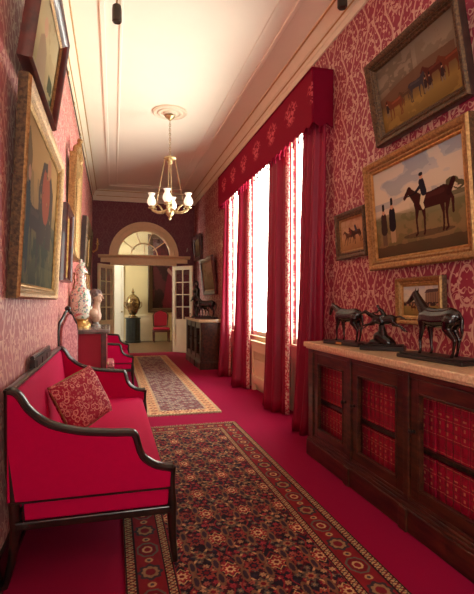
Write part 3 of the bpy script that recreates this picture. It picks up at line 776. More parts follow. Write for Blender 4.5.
# ------------------------------------------------------------------ sofas
ARM = [(-.462,.895),(-.435,.888),(-.41,.862),(-.37,.80),(-.284,.732),(-.15,.69),(0,.672),(.075,.667),(.10,.655),(.114,.61),(.127,.567),(.152,.532),(.20,.50),(.25,.485),(.285,.482)]
def smooth_curve(pts, n=4):
    out = []
    for i in range(len(pts)-1):
        p0, p1, p2, p3 = [Vector(pts[max(0, min(len(pts)-1, i+k))]) for k in (-1, 0, 1, 2)]
        for j in range(n):
            t = j/n; out.append(tuple(.5*((2*p1)+(-p0+p2)*t+(2*p0-5*p1+4*p2-p3)*t*t+(-p0+3*p1-3*p2+p3)*t**3)))
    out.append(tuple(pts[-1])); return out
SY0, SY1 = 0.0, 2.12
def make_sofa(label, y):
    t = thing('sofa', label, 'sofa', (0, y, 0), group=None)
    C = smooth_curve(ARM)
    # seat block with cushion crown
    prof = [(-.40, .30), (.262, .30), (.268, .36), (.262, .405), (.22, .425), (-.05, .432), (-.40, .42)]
    MB().prism(prof, 'y', SY0+.012, SY1-.012).build('seat', M['velvet'], t, True, bevel=.012, seg=3)
    # backrest, leaning
    b = MB(); rings = []
    for k in range(13):
        f = k/12; yy = SY0+.06+(SY1-SY0-.12)*f; q = .018*math.sin(PI*f)
        rings.append([(-.455, yy, .31), (-.395+q, yy, .36), (-.405+q*1.3, yy, .60), (-.435+q, yy, .84), (-.448, yy, .875), (-.474, yy, .875)])
    b.loft(rings); b.build('backrest', M['velvet'], t, True, bevel=.008)
    for s, yy in ((1, SY0), (-1, SY1)):
        a0, a1 = yy+s*.008, yy+s*.058
        poly = [(x+.0, z-.006) for x, z in C if x < .275]+[(.275, .46), (.272, .392), (-.462, .392)]
        MB().prism(poly, 'y', a0, a1).build('arm', M['velvet'], t, True, bevel=.008)
        c = yy+s*.032
        r = MB().tube([(x, c, z) for x, z in C], [.02]*(len(C)-4)+[.021, .022, .024, .026], 10, 1.7); r.build('arm_rail', M['darkwood'], t, True)
        # piping line between arm and seat band
        p = MB().tube([(-.45, yy+s*.006, .388), (.27, yy+s*.006, .388)], .005, 6); p.tube([(-.395, yy+s*.006, .39), (-.39, yy+s*.006, .30)], .004, 6); p.build('piping', M['darkwood'], t, True)
        # front leg: post rising to the arm tip, swelling then tapering to the foot
        l = MB().tube([(.283, c, .485), (.281, c, .44), (.279, c, .38), (.281, c, .30), (.282, c, .24), (.287, c, .12), (.298, c, .0148)], [.021, .018, .020, .026, .023, .018, .015], 12, 1.15); l.build('leg', M['darkwood'], t, True)
        l = MB().tube([(-.462, c, .90), (-.455, c, .60), (-.435, c, .36), (-.43, c, .26), (-.445, c, .12), (-.475, c, 0)], [.018, .022, .025, .024, .019, .015], 12, 1.1); l.build('leg', M['darkwood'], t, True)
        MB().box(-.43, .27, yy+s*.004, yy+s*.04, .262, .30).build('side_rail', M['darkwood'], t, bevel=.006)
    MB().box(.245, .288, SY0+.03, SY1-.03, .258, .30).build('front_rail', M['darkwood'], t, bevel=.006)
    MB().box(-.45, -.42, SY0+.03, SY1-.03, .26, .30).build('back_rail', M['darkwood'], t, bevel=.004)
    tr = MB().tube([(-.461, SY0+.03, .892), (-.461, SY1-.03, .892)], .017, 10, 1.3)
    tr.build('top_rail', M['darkwood'], t, True)
    m = (SY0+SY1)/2
    tb = MB().box(-.480, -.448, m-.36, m+.36, .895, .955); tb.tube([(-.464, m-.36, .965), (-.464, m+.36, .965)], .014, 8)
    for k in (-1, 0, 1): tb.box(-.447, -.443, m+k*.22-.09, m+k*.22+.09, .905, .945)
    tb.build('crest_tablet', M['darkwood'], t, bevel=.004)
    return t
sofa = make_sofa('crimson velvet sofa with dark wood rails nearest the viewer, paisley cushion on it', 2.26)
dup(sofa, 'crimson velvet sofa with dark wood legs beyond the marble-topped cabinet', (0, 7.02, 0))

# paisley cushion
def cushion_mesh(W, H, T, n=16):
    mb = MB()
    for sgn in (1, -1):
        rows = []
        for j in range(n+1):
            for i in range(n+1):
                u, v = i/n*2-1, j/n*2-1
                th = T/2*(max(0, (1-u**4)*(1-v**4)))**.45
                k = 1-.06*(1-abs(u)**2)*(abs(v)**3); k2 = 1-.06*(1-abs(v)**2)*(abs(u)**3)
                rows.append((u*W/2*k2, sgn*th, v*H/2*k))
        fs = [(j*(n+1)+i, j*(n+1)+i+1, (j+1)*(n+1)+i+1, (j+1)*(n+1)+i) for j in range(n) for i in range(n)]
        mb.add(rows, fs)
    return mb
t = thing('cushion', 'paisley red cushion leaning on the back of the near sofa', 'cushion', (-.245, 3.22, .66), (math.radians(-22), math.radians(-14), math.radians(52)))
cushion_mesh(.40, .36, .15).build('cover', M['paisley'], t, 'all')
p = MB(); W, H = .40, .36
p.tube([(-W/2+.01, 0, -H/2+.01), (0, 0, -H/2*.95), (W/2-.01, 0, -H/2+.01), (W/2*.95, 0, 0), (W/2-.01, 0, H/2-.01), (0, 0, H/2*.95), (-W/2+.01, 0, H/2-.01), (-W/2*.95, 0, 0), (-W/2+.01, 0, -H/2+.01)], .006, 6)
p.build('piping', M['gold'], t, True)
bpy.context.view_layer.update()
vs_ = [t.matrix_world @ v.co for ch in t.children for v in ch.data.vertices]
dz = .440-min(v.z for v in vs_)
dx = max((-.372-.05*max(0, v.z+dz-.60)/.24)-v.x for v in vs_)
t.location = (t.location.x+dx+.004, t.location.y, t.location.z+dz)

# ------------------------------------------------------------------ marble-topped cabinet, vases, bust
t = thing('side_cabinet', 'maroon side cabinet with grey marble top standing between the two sofas', 'cabinet', (-.27, 5.85, 0))
x0, x1, ya, yb = -.215, .20, -.55, .52
MB().box(x0+.02, x1-.02, ya+.02, yb-.02, .09, .95).build('body', M['clothred'], t, bevel=.004)
for px, py in ((x0+.03, ya+.03), (x1-.03, ya+.03), (x0+.03, yb-.03), (x1-.03, yb-.03)):
    MB().box(px-.03, px+.03, py-.03, py+.03, .09, .95).build('corner_post', M['redwood'], t, bevel=.006)
MB().box(x0-.0, x1+.01, ya-.01, yb+.01, 0, .09).build('plinth', M['darkwood'], t, bevel=.006)
MB().box(x0-.005, x1+.025, ya-.025, yb+.025, .95, .965).box(x0-.005, x1+.035, ya-.035, yb+.035, .965, 1.0).build('marble_top', M['marble'], t, bevel=.008)
for s in (-1, 1):
    d = MB().box(x1-.02, x1-.008, s*.25-.22, s*.25+.22, .14, .89); d.box(x1-.008, x1-.002, s*.25-.15, s*.25+.15, .2, .83)
    q = d.build('door', M['clothred'], t, bevel=.003); MB().ball((x1+.006, s*.05, .55), .013).build('knob', M['brass'], q, True)
VP = [(.05,.09),(.07,.10),(.098,.15),(.118,.23),(.124,.31),(.120,.37),(.100,.43),(.064,.475),(.046,.51),(.042,.56),(.044,.61),(.052,.645),(.060,.66)]
def make_vase(label, x, y, z):
    t = thing('porcelain_vase', label, 'vase', (x, y, z), group='pair of flowered vases')
    b = MB().lathe([(.001, .085)]+VP+[(.048, .655), (.036, .6)], n=28); b.build('body', M['porcelain'], t, 'all')
    MB().lathe([(.10, 0), (.10, .02), (.085, .03), (.08, .045), (.065, .055), (.06, .075), (.075, .09), (.085, .10)], n=24).build('base', M['goldp'], t, True)
    l = MB().lathe([(.062, .662), (.064, .668), (.06, .69), (.045, .725), (.025, .745), (.018, .755), (.028, .775), (.02, .80), (.004, .81)], n=20); l.build('lid', M['porcelain'], t, True)
    for s in (-1, 1):
        h = MB().tube([(s*.046, 0, .62), (s*.066, 0, .63), (s*.074, 0, .58), (s*.064, 0, .54), (s*.076, 0, .49), (s*.08, 0, .455)], [.008, .011, .010, .010, .010, .008], 8)
        h.ball((s*.068, 0, .635), .015, 8); h.build('handle', M['gold'], t, True)
    return t
v = make_vase('flowered porcelain vase with lid on gilt base, nearer one on the marble-topped cabinet', -.372, 5.74, 1.0005)
dup(v, 'flowered porcelain vase with lid on gilt base, further one half hidden behind the first', (-.372, 6.20, 1.0005))
t = thing('bust', 'small painted portrait bust with curled grey hair on the marble-topped cabinet', 'bust', (-.205, 5.97, 1.0005), (0, 0, math.radians(-15)))
t.scale = (1.18, 1.18, 1.18)
b = MB()
b.caps((0, 0, .10), .06, (0, 0, .13), .055); b.caps((-.01, -.06, .14), .045, (-.01, .06, .14), .045); b.caps((0, 0, .14), .05, (.005, 0, .22), .034); b.caps((.005, 0, .2), .034, (.012, 0, .27), .034)
b.caps((.012, 0, .315), .052, (.02, 0, .285), .043); b.caps((.03, 0, .262), .022, (.045, 0, .256), .012); b.caps((.066, 0, .315), .007, (.074, 0, .294), .010)
b.caps((.055, -.018, .272), .007, (.055, .018, .272), .007); b.caps((.058, -.028, .322), .006, (.058, -.01, .322), .006); b.caps((.058, .028, .322), .006, (.058, .01, .322), .006)
b.caps((0, 0, .09), .045, (0, 0, .05), .03)
b.build('figure', M['terra'], t, 'all', remesh=.004, sm=2)
h = MB()
for k in range(26):
    a = random.uniform(0, 2*PI); e = random.uniform(-.1, 1.0); rr = .056
    px = -.002+rr*math.cos(e)*math.cos(a); py = rr*math.cos(e)*math.sin(a); pz = .325+rr*math.sin(e)
    if px > .035 and e < .6: continue
    h.ball((px, py, pz), .022, 8)
h.caps((-.03, 0, .30), .04, (-.04, 0, .24), .03); h.ball((0, 0, .335), .053, 12)
h.build('hair', M['hair'], t, 'all', remesh=.004, sm=1)
MB().lathe([(.05, 0), (.05, .015), (.03, .025), (.026, .045), (.036, .06)], n=16).build('socle', M['marble'], t, True)

# carved hall chair against the wall and a stool
t = thing('hall_chair', 'tall-backed chair with pink damask back between the near sofa and the cabinet', 'chair', (-.25, 4.67, 0), (0, 0, math.radians(-24)))
def leg_to(parent, p, q, r0, r1, mat): MB().tube([p, ((p[0]+q[0])/2, (p[1]+q[1])/2, (p[2]+q[2])/2), q], [r0, (r0+r1)/2*1.1, r1], 8).build('leg', mat, parent, True)
for sx in (-.17, .17):
    for sy in (-.17, .17): leg_to(t, (sx, sy, .36), (sx*1.05, sy*1.05, 0), .022, .016, M['darkwood'])
MB().box(-.20, .20, -.20, .20, .35, .40).build('seat_rail', M['darkwood'], t, bevel=.006)
MB().box(-.19, .19, -.19, .19, .40, .45).build('seat', M['seatpale'], t, True, bevel=.02, seg=3)
bk = [(-.17, .45), (.17, .45), (.175, 1.02), (.15, 1.10), (.09, 1.15), (.05, 1.20), (0, 1.22), (-.05, 1.20), (-.09, 1.15), (-.15, 1.10), (-.175, 1.02)]
MB().prism([(a*.86, .47+(z-.45)*.93) for a, z in bk], 'x', -.195, -.165).build('backrest', M['seatpale'], t, True, bevel=.006)
f = MB().tube([(-.19, a, z) for a, z in bk+[bk[0]]], .014, 8); f.ball((-.19, 0, 1.235), .03); f.build('back_frame', M['darkwood'], t, True)
t = thing('stool', 'low stool with pale pink patterned seat in front of the far sofa arm', 'stool', (-.17, 6.70, 0))
MB().box(-.19, .19, -.2, .2, .34, .39).build('frame', M['darkwood'], t, bevel=.006)
MB().box(-.185, .185, -.195, .195, .39, .49).build('seat', M['seatpale'], t, True, bevel=.035, seg=4)
for sx in (-.16, .16):
    for sy in (-.17, .17): leg_to(t, (sx, sy, .345), (sx, sy, 0), .02, .014, M['darkwood'])

# ------------------------------------------------------------------ bookcases and books
def bookcase(label, y0, y1, doors, fx=1.623, knobside=()):
    """doors: list of (near, far); front faces -x. Local origin at floor, world coordinates kept"""
    yc = (y0+y1)/2
    t = thing('bookcase', label, 'bookcase', (1.85, yc, 0))
    def B(mb, a, b, c, d, e, f): return mb.box(a-1.85, b-1.85, c-yc, d-yc, e, f)
    mb = MB(); B(mb, 2.03, 2.055, y0, y1, .17, .90); B(mb, fx+.045, 2.03, y0, y1, .17, .195)
    B(mb, fx+.045, 2.03, y0, y0+.03, .195, .90); B(mb, fx+.045, 2.03, y1-.03, y1, .195, .90); B(mb, fx+.045, 2.03, y0+.03, y1-.03, .885, .90)
    divs = [ (doors[i][1]+doors[i+1][0])/2 for i in range(len(doors)-1) ]
    for d in divs: B(mb, fx+.045, 2.03, d-.015, d+.015, .195, .885)
    mb.build('carcass', M['mahog'], t, bevel=.002)
    # face frame
    mb = MB(); edges = [y0]+[e for dr in doors for e in dr]+[y1]
    for i in range(0, len(edges), 2): B(mb, fx-.008, fx+.04, edges[i], edges[i+1], .17, .905)
    for a, b in doors: B(mb, fx, fx+.04, a, b, .872, .905); B(mb, fx, fx+.04, a, b, .17, .19)
    mb.build('face_frame', M['mahog'], t, bevel=.004)
    mb = MB(); B(mb, fx-.02, 2.055, y0-.015, y1+.015, 0, .13); B(mb, fx-.014, 2.055, y0-.01, y1+.01, .13, .152); B(mb, fx-.006, 2.055, y0-.003, y1+.003, .152, .17)
    for i in range(2, len(edges)-2, 2): B(mb, fx-.034, fx-.02, edges[i]-.012, edges[i+1]+.012, 0, .13)
    mb.build('plinth', M['mahog'], t, bevel=.005)
    mb = MB(); B(mb, fx-.022, 2.06, y0-.02, y1+.02, .905, .92); B(mb, fx-.038, 2.06, y0-.035, y1+.035, .92, .962)
    mb.build('top_slab', M['tanstone'], t, bevel=.006)
    for i, (a, b) in enumerate(doors):
        bounds = [y0+.03]+[d+s*.015 for d in divs for s in (-1, 1)]+[y1-.03]
        mb = MB(); B(mb, fx+.06, 2.03, bounds[2*i], bounds[2*i+1], .455, .48); mb.build('shelf', M['darkwood'], t)
        g = .006; st = .075
        mb = MB(); z0, z1 = .192, .870
        B(mb, fx+.004, fx+.036, a+g, a+st, z0, z1); B(mb, fx+.004, fx+.036, b-st, b-g, z0, z1); B(mb, fx+.004, fx+.036, a+st, b-st, z0, z0+.062); B(mb, fx+.004, fx+.036, a+st, b-st, z1-.075, z1)
        # bead round the opening
        for c, d, e, f in ((a+st, a+st+.012, z0+.062, z1-.075), (b-st-.012, b-st, z0+.062, z1-.075), (a+st, b-st, z0+.062, z0+.072), (a+st, b-st, z1-.085, z1-.075)): B(mb, fx-.002, fx+.03, c, d, e, f)
        d = mb.build('door', M['mahog'], t, bevel=.003)
        w = MB(); ya, yb, za, zb = a+st+.01, b-st-.01, z0+.07, z1-.083; P = .052
        n = int((yb-ya)/P); m = int((zb-za)/P)
        for k in range(1, n+1):
            yy = ya+(yb-ya)*k/(n+1); w.box(fx+.014-1.85, fx+.0152-1.85, yy-yc-.0005, yy-yc+.0005, za, zb)
        for k in range(1, m+1):
            zz = za+(zb-za)*k/(m+1); w.box(fx+.0125-1.85, fx+.0137-1.85, ya-yc, yb-yc, zz-.0006, zz+.0006)
        for k in range(0, m+2):
            zz = za+(zb-za)*k/(m+1)
            for yy in (ya, yb): w.ball((fx-.002-1.85, yy-yc, zz), .0035, 6)
        for k in range(0, n+2):
            yy = ya+(yb-ya)*k/(n+1)
            for zz in (za, zb): w.ball((fx-.002-1.85, yy-yc, zz), .0035, 6)
        w.build('grille', M['darkgold'], d)
        ks = b-.038 if knobside[i] else a+.038
        k = MB().lathe([(.012, 0), (.012, .004), (.006, .008), (.006, .016), (.014, .022), (.015, .03), (.008, .036), (.001, .037)], n=12)
        k.v = [(fx+.004-p[2]-1.85, ks-yc+p[0], .575+p[1]) for p in k.v]; k.build('knob', M['black'], d, True)
    return t
ND = [(1.60, 2.265), (2.315, 2.925), (2.975, 3.56)]
bookcase('low mahogany bookcase with tan marble top and red books behind brass grilles', 1.55, 3.645, ND, knobside=(1, 1, 0))
FD = [(8.74, 9.26), (9.31, 9.80), (9.85, 10.38)]
bookcase('dark low bookcase with statuettes on top beside the open right door', 8.68, 10.43, FD, knobside=(1, 1, 0))
# a bound volume: boards, rounded spine with raised bands, gilt tooling, pages
def book_mesh(th, h, dp):
    mb = MB()
    arc = [(.010*(1-math.cos(a)) if False else -.006*math.sin(a)+.006, th*(.5-.5*math.cos(a))) for a in [PI*i/6 for i in range(7)]]
    poly = [(x, y-th/2) for x, y in arc]
    outer = poly+[(dp, th/2), (dp, -th/2)]
    mb.cm = 0; mb.prism(outer, 'z', 0, .003); mb.prism(outer, 'z', h-.003, h)
    mb.prism(poly+[(.012, th/2), (.012, -th/2)], 'z', .003, h-.003)
    mb.box(.012, dp, -th/2, -th/2+.003, .003, h-.003); mb.box(.012, dp, th/2-.003, th/2, .003, h-.003)
    mb.cm = 2; mb.box(.013, dp-.004, -th/2+.003, th/2-.003, .004, h-.004)
    mb.cm = 1
    for f in (.04, .18, .345, .51, .675, .84, .96):
        band = [(x-.0012, y*1.0) for x, y in poly]+[(.004, th/2*.9), (.004, -th/2*.9)]
        mb.cm = 1 if f in (.04, .345, .675, .96) else 0; mb.prism(band, 'z', f*h-.0013, f*h+.0013)
    mb.cm = 1; mb.box(-.0010, .001, -th*.2, th*.2, h*.735, h*.77); mb.box(-.0010, .001, -th*.10, th*.10, h*.56, h*.62); mb.box(-.0010, .001, -th*.1, th*.1, h*.40, h*.46)
    return mb
WORD = ['nearest the viewer', 'in the middle', 'closest to the curtains']
for di, (a, b) in enumerate(ND):
    ya, yb = (a+.035, b-.03) if di else (a+.05, b-.03)
    lo = [1.583, 2.308, 2.968][di]+.0; hi = [2.27, 2.93, 3.61][di]
    for zi, (z, h) in enumerate(((.1955, .238), (.4805, .285))):
        n = 11; pitch = (hi-lo)/n; pitch = min(pitch, .059); n = int((hi-lo)/pitch); pitch = (hi-lo)/n
        src = None
        lab = 'red leather volume on the %s shelf behind the brass-grilled door %s' % (('lower', 'upper')[zi], WORD[di])
        grp = 'red volumes on the %s shelf, door %s' % (('lower', 'upper')[zi], WORD[di])
        for k in range(n):
            if src is None:
                src = book_mesh(pitch-.0035, h, .19).build('book', [M['spine'], M['gilt'], M['dial']], None); tag(src, lab, 'book', grp); o = src
            else:
                o = src.copy(); COL.objects.link(o)
            o.location = (1.70+random.uniform(0, .006), lo+pitch*(k+.5), z)

# ------------------------------------------------------------------ bronzes
def horse(mb, s=1.0, gallop=False, low=False):
    def q(p): return (p[0]*s, p[1]*s, p[2]*s)
    def ch(it): mb.chain([(q(p), r*s) for p, r in it])
    ch([((.30, 0, .76), .18), ((.05, 0, .73), .185), ((-.22, 0, .75), .18), ((-.38, 0, .79), .172)])
    ch([((.24, 0, .90), .075), ((0, 0, .87), .08), ((-.34, 0, .90), .08)])
    if low: nk = [((.34, 0, .86), .13), ((.52, 0, .98), .09), ((.66, 0, 1.04), .072)]; hd = [((.68, 0, 1.04), .074), ((.74, 0, .90), .055), ((.77, 0, .78), .042)]; ear = (.66, 1.10)
    elif gallop: nk = [((.34, 0, .86), .13), ((.56, 0, .98), .09), ((.72, 0, 1.08), .07)]; hd = [((.74, 0, 1.09), .07), ((.88, 0, 1.02), .052), ((.98, 0, .97), .04)]; ear = (.70, 1.15)
    else: nk = [((.34, 0, .87), .135), ((.50, 0, 1.08), .095), ((.60, 0, 1.23), .074)]; hd = [((.62, 0, 1.25), .074), ((.74, 0, 1.14), .055), ((.84, 0, 1.06), .042)]; ear = (.58, 1.31)
    ch(nk); ch(hd)
    for sy in (-1, 1): ch([((ear[0], sy*.035, ear[1]), .022), ((ear[0]-.005, sy*.045, ear[1]+.08), .008)])
    for sy in (-1, 1):
        if gallop:
            d = .06*sy
            ch([((.32, sy*.09, .70), .10), ((.48+d, sy*.1, .56), .06), ((.70+d, sy*.1, .52), .036), ((.86+d, sy*.1, .40), .026), ((.92+d, sy*.1, .38), .034)])
            ch([((-.38, sy*.1, .72), .13), ((-.46-d, sy*.11, .56), .085), ((-.70-d, sy*.11, .50), .04), ((-.84-d, sy*.11, .32), .028), ((-.90-d, sy*.11, .30), .034)])
        else:
            d = .05*sy
            ch([((.33, sy*.085, .70), .10), ((.31+d*.3, sy*.095, .52), .06), ((.33+d, sy*.1, .30), .037), ((.31+d, sy*.1, .09), .027), ((.34+d, sy*.1, .03), .038)])
            ch([((-.38, sy*.09, .70), .135), ((-.31-d*.3, sy*.11, .56), .09), ((-.48-d, sy*.11, .34), .043), ((-.44-d, sy*.11, .09), .029), ((-.41-d, sy*.11, .03), .039)])
    if gallop: ch([((-.52, 0, .88), .03), ((-.68, 0, .90), .04), ((-.84, 0, .82), .03), ((-.92, 0, .74), .012)])
    else: ch([((-.52, 0, .88), .03), ((-.60, 0, .74), .04), ((-.60, 0, .5), .035), ((-.58, 0, .34), .014)])
    return mb
def jockey(mb, s, z=.95):
    def q(p): return (p[0]*s, p[1]*s, p[2]*s)
    def ch(it): mb.chain([(q(p), r*s) for p, r in it])
    ch([((-.06, 0, z), .085), ((.08, 0, z+.2), .085), ((.16, 0, z+.27), .06)]); ch([((.2, 0, z+.34), .055), ((.23, 0, z+.39), .055)])
    for sy in (-1, 1): ch([((-.04, sy*.08, z), .06), ((.12, sy*.15, z-.10), .05), ((.02, sy*.17, z-.30), .035), ((.10, sy*.17, z-.33), .03)]); ch([((.14, sy*.08, z+.24), .04), ((.26, sy*.1, z+.1), .03), ((.42, sy*.04, z+.1), .024)])
    return mb
PT = .963
t = thing('horse_bronze', 'tall dark bronze standing horse nearest the viewer on the low bookcase', 'statuette', (1.80, 2.25, PT), (0, 0, math.radians(96)))
horse(MB(), .285).build('horse', M['bronze'], t, 'all', remesh=.004, sm=9).location = (0, 0, .030)
MB().box(-.25, .25, -.085, .085, 0, .022).box(-.235, .235, -.075, .075, .022, .033).build('base', M['black'], t, bevel=.006)
t = thing('horse_bronze', 'bronze galloping racehorse with crouching jockey, middle bronze on the low bookcase', 'statuette', (1.83, 2.85, PT), (0, 0, math.radians(138)))
h = horse(MB(), .168, True); jockey(h, .168); h.build('horse_and_jockey', M['bronze'], t, 'all', remesh=.003, sm=6).location = (0, 0, .085)
r = MB().caps((-.03, 0, .05), .05, (.03, 0, .09), .04); r.caps((-.06, 0, .045), .03, (.07, .01, .045), .03); r.caps((0, 0, .08), .04, (.01, 0, .165), .022); r.build('rock', M['bronze'], t, 'all', remesh=.006)
MB().box(-.15, .15, -.07, .07, 0, .032).box(-.135, .135, -.06, .06, .032, .042).build('base', M['black'], t, bevel=.005)
t = thing('horse_bronze', 'bronze horse with lowered head furthest of the three on the low bookcase, by the curtain', 'statuette', (1.79, 3.28, PT), (0, 0, math.radians(104)))
horse(MB(), .265, False, True).build('horse', M['bronze'], t, 'all', remesh=.004, sm=9).location = (0, 0, .030)
MB().box(-.20, .20, -.085, .085, 0, .03).build('base', M['black'], t, bevel=.006)
MB().box(.03, .09, -.0875, -.0855, .006, .024).build('plaque', M['goldp'], t)
for o in list(t.children):
    if o.name.startswith('plaque'): o.location = (-.05, .173, 0)
# far bookcase statuettes
t = thing('figure_bronze', 'tall dark bronze standing figure on the far bookcase near the door', 'statuette', (1.80, 10.1, PT))
b = MB(); b.chain([((0, 0, .40), .075), ((0, 0, .50), .065), ((.0, 0, .60), .075)]); b.chain([((0, 0, .63), .035), ((0, 0, .70), .032)]); b.chain([((0, 0, .73), .045), ((-.005, 0, .76), .045)])
for s in (-1, 1): b.chain([((0, s*.045, .40), .06), ((-.01*s, s*.055, .22), .045), ((0, s*.06, .06), .028), ((-.04, s*.065, .045), .025)]); b.chain([((0, s*.10, .60), .03), ((-.02, s*.14, .48), .026), ((-.08, s*.11+.02, .42 if s > 0 else .56), .022)])
b.build('figure', M['bronze'], t, 'all', remesh=.009); MB().lathe([(.10, 0), (.10, .025), (.085, .035)], n=16).build('base', M['black'], t, True)
t = thing('horse_bronze', 'dark bronze horse and rider on the far bookcase beside the standing figure', 'statuette', (1.80, 9.58, PT), (0, 0, math.radians(200)))
h = horse(MB(), .30); jockey(h, .30); h.build('horse_and_rider', M['bronze'], t, 'all', remesh=.007, sm=5).location = (0, 0, .04)
MB().box(-.2, .2, -.08, .08, 0, .04).build('base', M['black'], t, bevel=.006)
t = thing('horse_bronze', 'dark bronze standing horse at the near end of the far bookcase', 'statuette', (1.80, 9.05, PT), (0, 0, math.radians(150)))
horse(MB(), .34).build('horse', M['bronze'], t, 'all', remesh=.007, sm=5).location = (0, 0, .04)
MB().box(-.22, .22, -.085, .085, 0, .04).build('base', M['black'], t, bevel=.006)

# ------------------------------------------------------------------ pelmet and curtains
PY0, PY1, PX, PZ = 4.10, 8.20, 1.865, 3.56
t = thing('pelmet', 'crimson brocade pelmet with scalloped fringe across the three windows', 'pelmet', (0, 0, 0))
def lappet(s): return 3.04-.035*abs(math.sin(PI*s/.14))
def sheet(p0, p1, n, thick, nrm):
    mb = MB(); rings = []
    for i in range(n+1):
        f = i/n; x = p0[0]+(p1[0]-p0[0])*f; y = p0[1]+(p1[1]-p0[1])*f; L_ = math.hypot(p1[0]-p0[0], p1[1]-p0[1])*f; zb = lappet(L_)
        rings.append([(x, y, zb), (x, y, PZ), (x+nrm[0]*thick, y+nrm[1]*thick, PZ), (x+nrm[0]*thick, y+nrm[1]*thick, zb)])
    return mb.loft(rings)
sheet((PX, PY0), (PX, PY1), 300, .012, (-1, 0)).build('front', M['pelmet'], t)
sheet((PX, PY0), (XR-.004, PY0), 24, .012, (0, -1)).build('side', M['pelmetplain'], t)
sheet((PX, PY1), (XR-.004, PY1), 24, .012, (0, 1)).build('side', M['pelmetplain'], t)
MB().box(PX, XR-.004, PY0, PY1, PZ-.012, PZ).build('top_board', M['pelmet'], t)
MB().box(PX-.02, PX-.012, PY0-.012, PY1+.012, PZ-.012, PZ+.004).box(PX-.02, XR-.004, PY0-.02, PY0-.012, PZ-.012, PZ+.004).build('braid', M['pelmetplain'], t)
src = None
spots = [(PX-.006, PY0+.07+.14*k) for k in range(29)]+[(PX+.07, PY0-.006), (PX+.17, PY0-.006)]
for x, y in spots:
    if src is None: src = MB().lathe([(.003, 0), (.010, -.012), (.007, -.02), (.013, -.055), (.009, -.065)], (0, 0, 3.006), 8).build('tassel', M['pelmetplain'], t, True); o = src
    else: o = src.copy(); COL.objects.link(o); o.parent = t
    o.location = (x, y, 0)

def interp_path(P, n):
    P = smooth_curve([(a, b, 0) for a, b in P], 8); d = [0]
    for a, b in zip(P, P[1:]): d.append(d[-1]+math.hypot(b[0]-a[0], b[1]-a[1]))
    out = []
    for i in range(n+1):
        s = d[-1]*i/n; j = 0
        while j < len(d)-2 and d[j+1] < s: j += 1
        f = (s-d[j])/max(d[j+1]-d[j], 1e-9); out.append(Vector((P[j][0]+(P[j+1][0]-P[j][0])*f, P[j][1]+(P[j+1][1]-P[j][1])*f)))
    return out
def curtain(label, bottom, top, folds, amp, lace, ztop=3.50, seed=0):
    rnd = random.Random(seed); n = folds*8; nz = 26
    B_, T_ = interp_path(bottom, n), interp_path(top, n); ph = [rnd.uniform(.75, 1.25) for _ in range(folds+1)]
    rows = []
    for k in range(nz+1):
        z = .012+(ztop-.012)*k/nz; f = min(1, max(0, z/2.9)); w = f**.65
        pts = [B_[i]*(1-w)+T_[i]*w for i in range(n+1)]; row = []
        for i in range(n+1):
            tg = pts[min(i+1, n)]-pts[max(i-1, 0)]; tg.normalize(); nr = Vector((-tg.y, tg.x))
            a = amp*(1-.45*w)*ph[int(i/8)]*math.sin(2*PI*i/8+.35*math.sin(z*2.1+i*.15))
            if i < 5 and lace: a *= i/5
            p = pts[i]+nr*a; p.x = min(p.x, 2.045)
            if z > 2.9: p.x = max(p.x, PX+.012); p.y = min(max(p.y, PY0+.012), PY1-.012)
            row.append((p.x, p.y, z))
        rows.append(row)
    t = thing('curtain', label, 'curtain', (bottom[1][0], bottom[1][1], 0)); o3 = t.location
    def loc(r): return [(a-bottom[1][0], b-bottom[1][1], c) for a, b, c in r]
    MB().loft([loc(r) for r in rows], False, False).build('drape', M['curtain'], t, 'all', solid=.004)
    if lace:
        er = []
        for r in rows:
            a, b = Vector(r[0]), Vector(r[3]); d = (a-b); d.z = 0; d = d.normalized() if d.length > 1e-5 else Vector((1, 0, 0)); 
            er.append([tuple(a-d*.03+Vector((-.004, -.004, 0))), tuple(a+d*.002+Vector((-.002, -.004, 0))), tuple(a+d*.010+Vector((0, -.003, 0))), tuple(a+d*.021)])
        MB().loft([loc([(min(p[0], 2.05), p[1], p[2]) for p in r]) for r in er], False, False).build('lace_edging', M['lace'], t, 'all', solid=.003)
    return t
curtain('broad crimson curtain closest to the low bookcase', [(1.86, 4.56), (1.80, 4.42), (1.76, 4.25), (1.80, 4.12), (1.95, 4.08)], [(1.92, 4.47), (1.92, 4.40), (1.93, 4.30), (1.95, 4.20), (2.02, 4.13)], 4, .034, False, seed=1)
curtain('crimson curtain with pale lace edge, second from the low bookcase', [(1.93, 4.93), (1.84, 5.08), (1.78, 5.26), (1.84, 5.50), (1.98, 5.72)], [(1.985, 5.06), (1.94, 5.16), (1.91, 5.28), (1.93, 5.50), (2.0, 5.72)], 5, .034, True, seed=2)
curtain('crimson curtain with pale lace edge, beyond the cream radiator cover', [(1.95, 6.58), (1.85, 6.66), (1.76, 6.76), (1.82, 7.0), (1.97, 7.25)], [(1.99, 6.68), (1.94, 6.78), (1.91, 6.85), (1.93, 7.0), (2.0, 7.25)], 4, .034, True, seed=3)
curtain('crimson lace-edged curtain at the far end of the pelmet, before the far bookcase', [(1.955, 7.74), (1.86, 7.72), (1.765, 7.76), (1.82, 7.95), (1.96, 8.12)], [(1.995, 7.84), (1.94, 7.85), (1.91, 7.90), (1.94, 8.02), (2.0, 8.14)], 4, .028, True, seed=4)

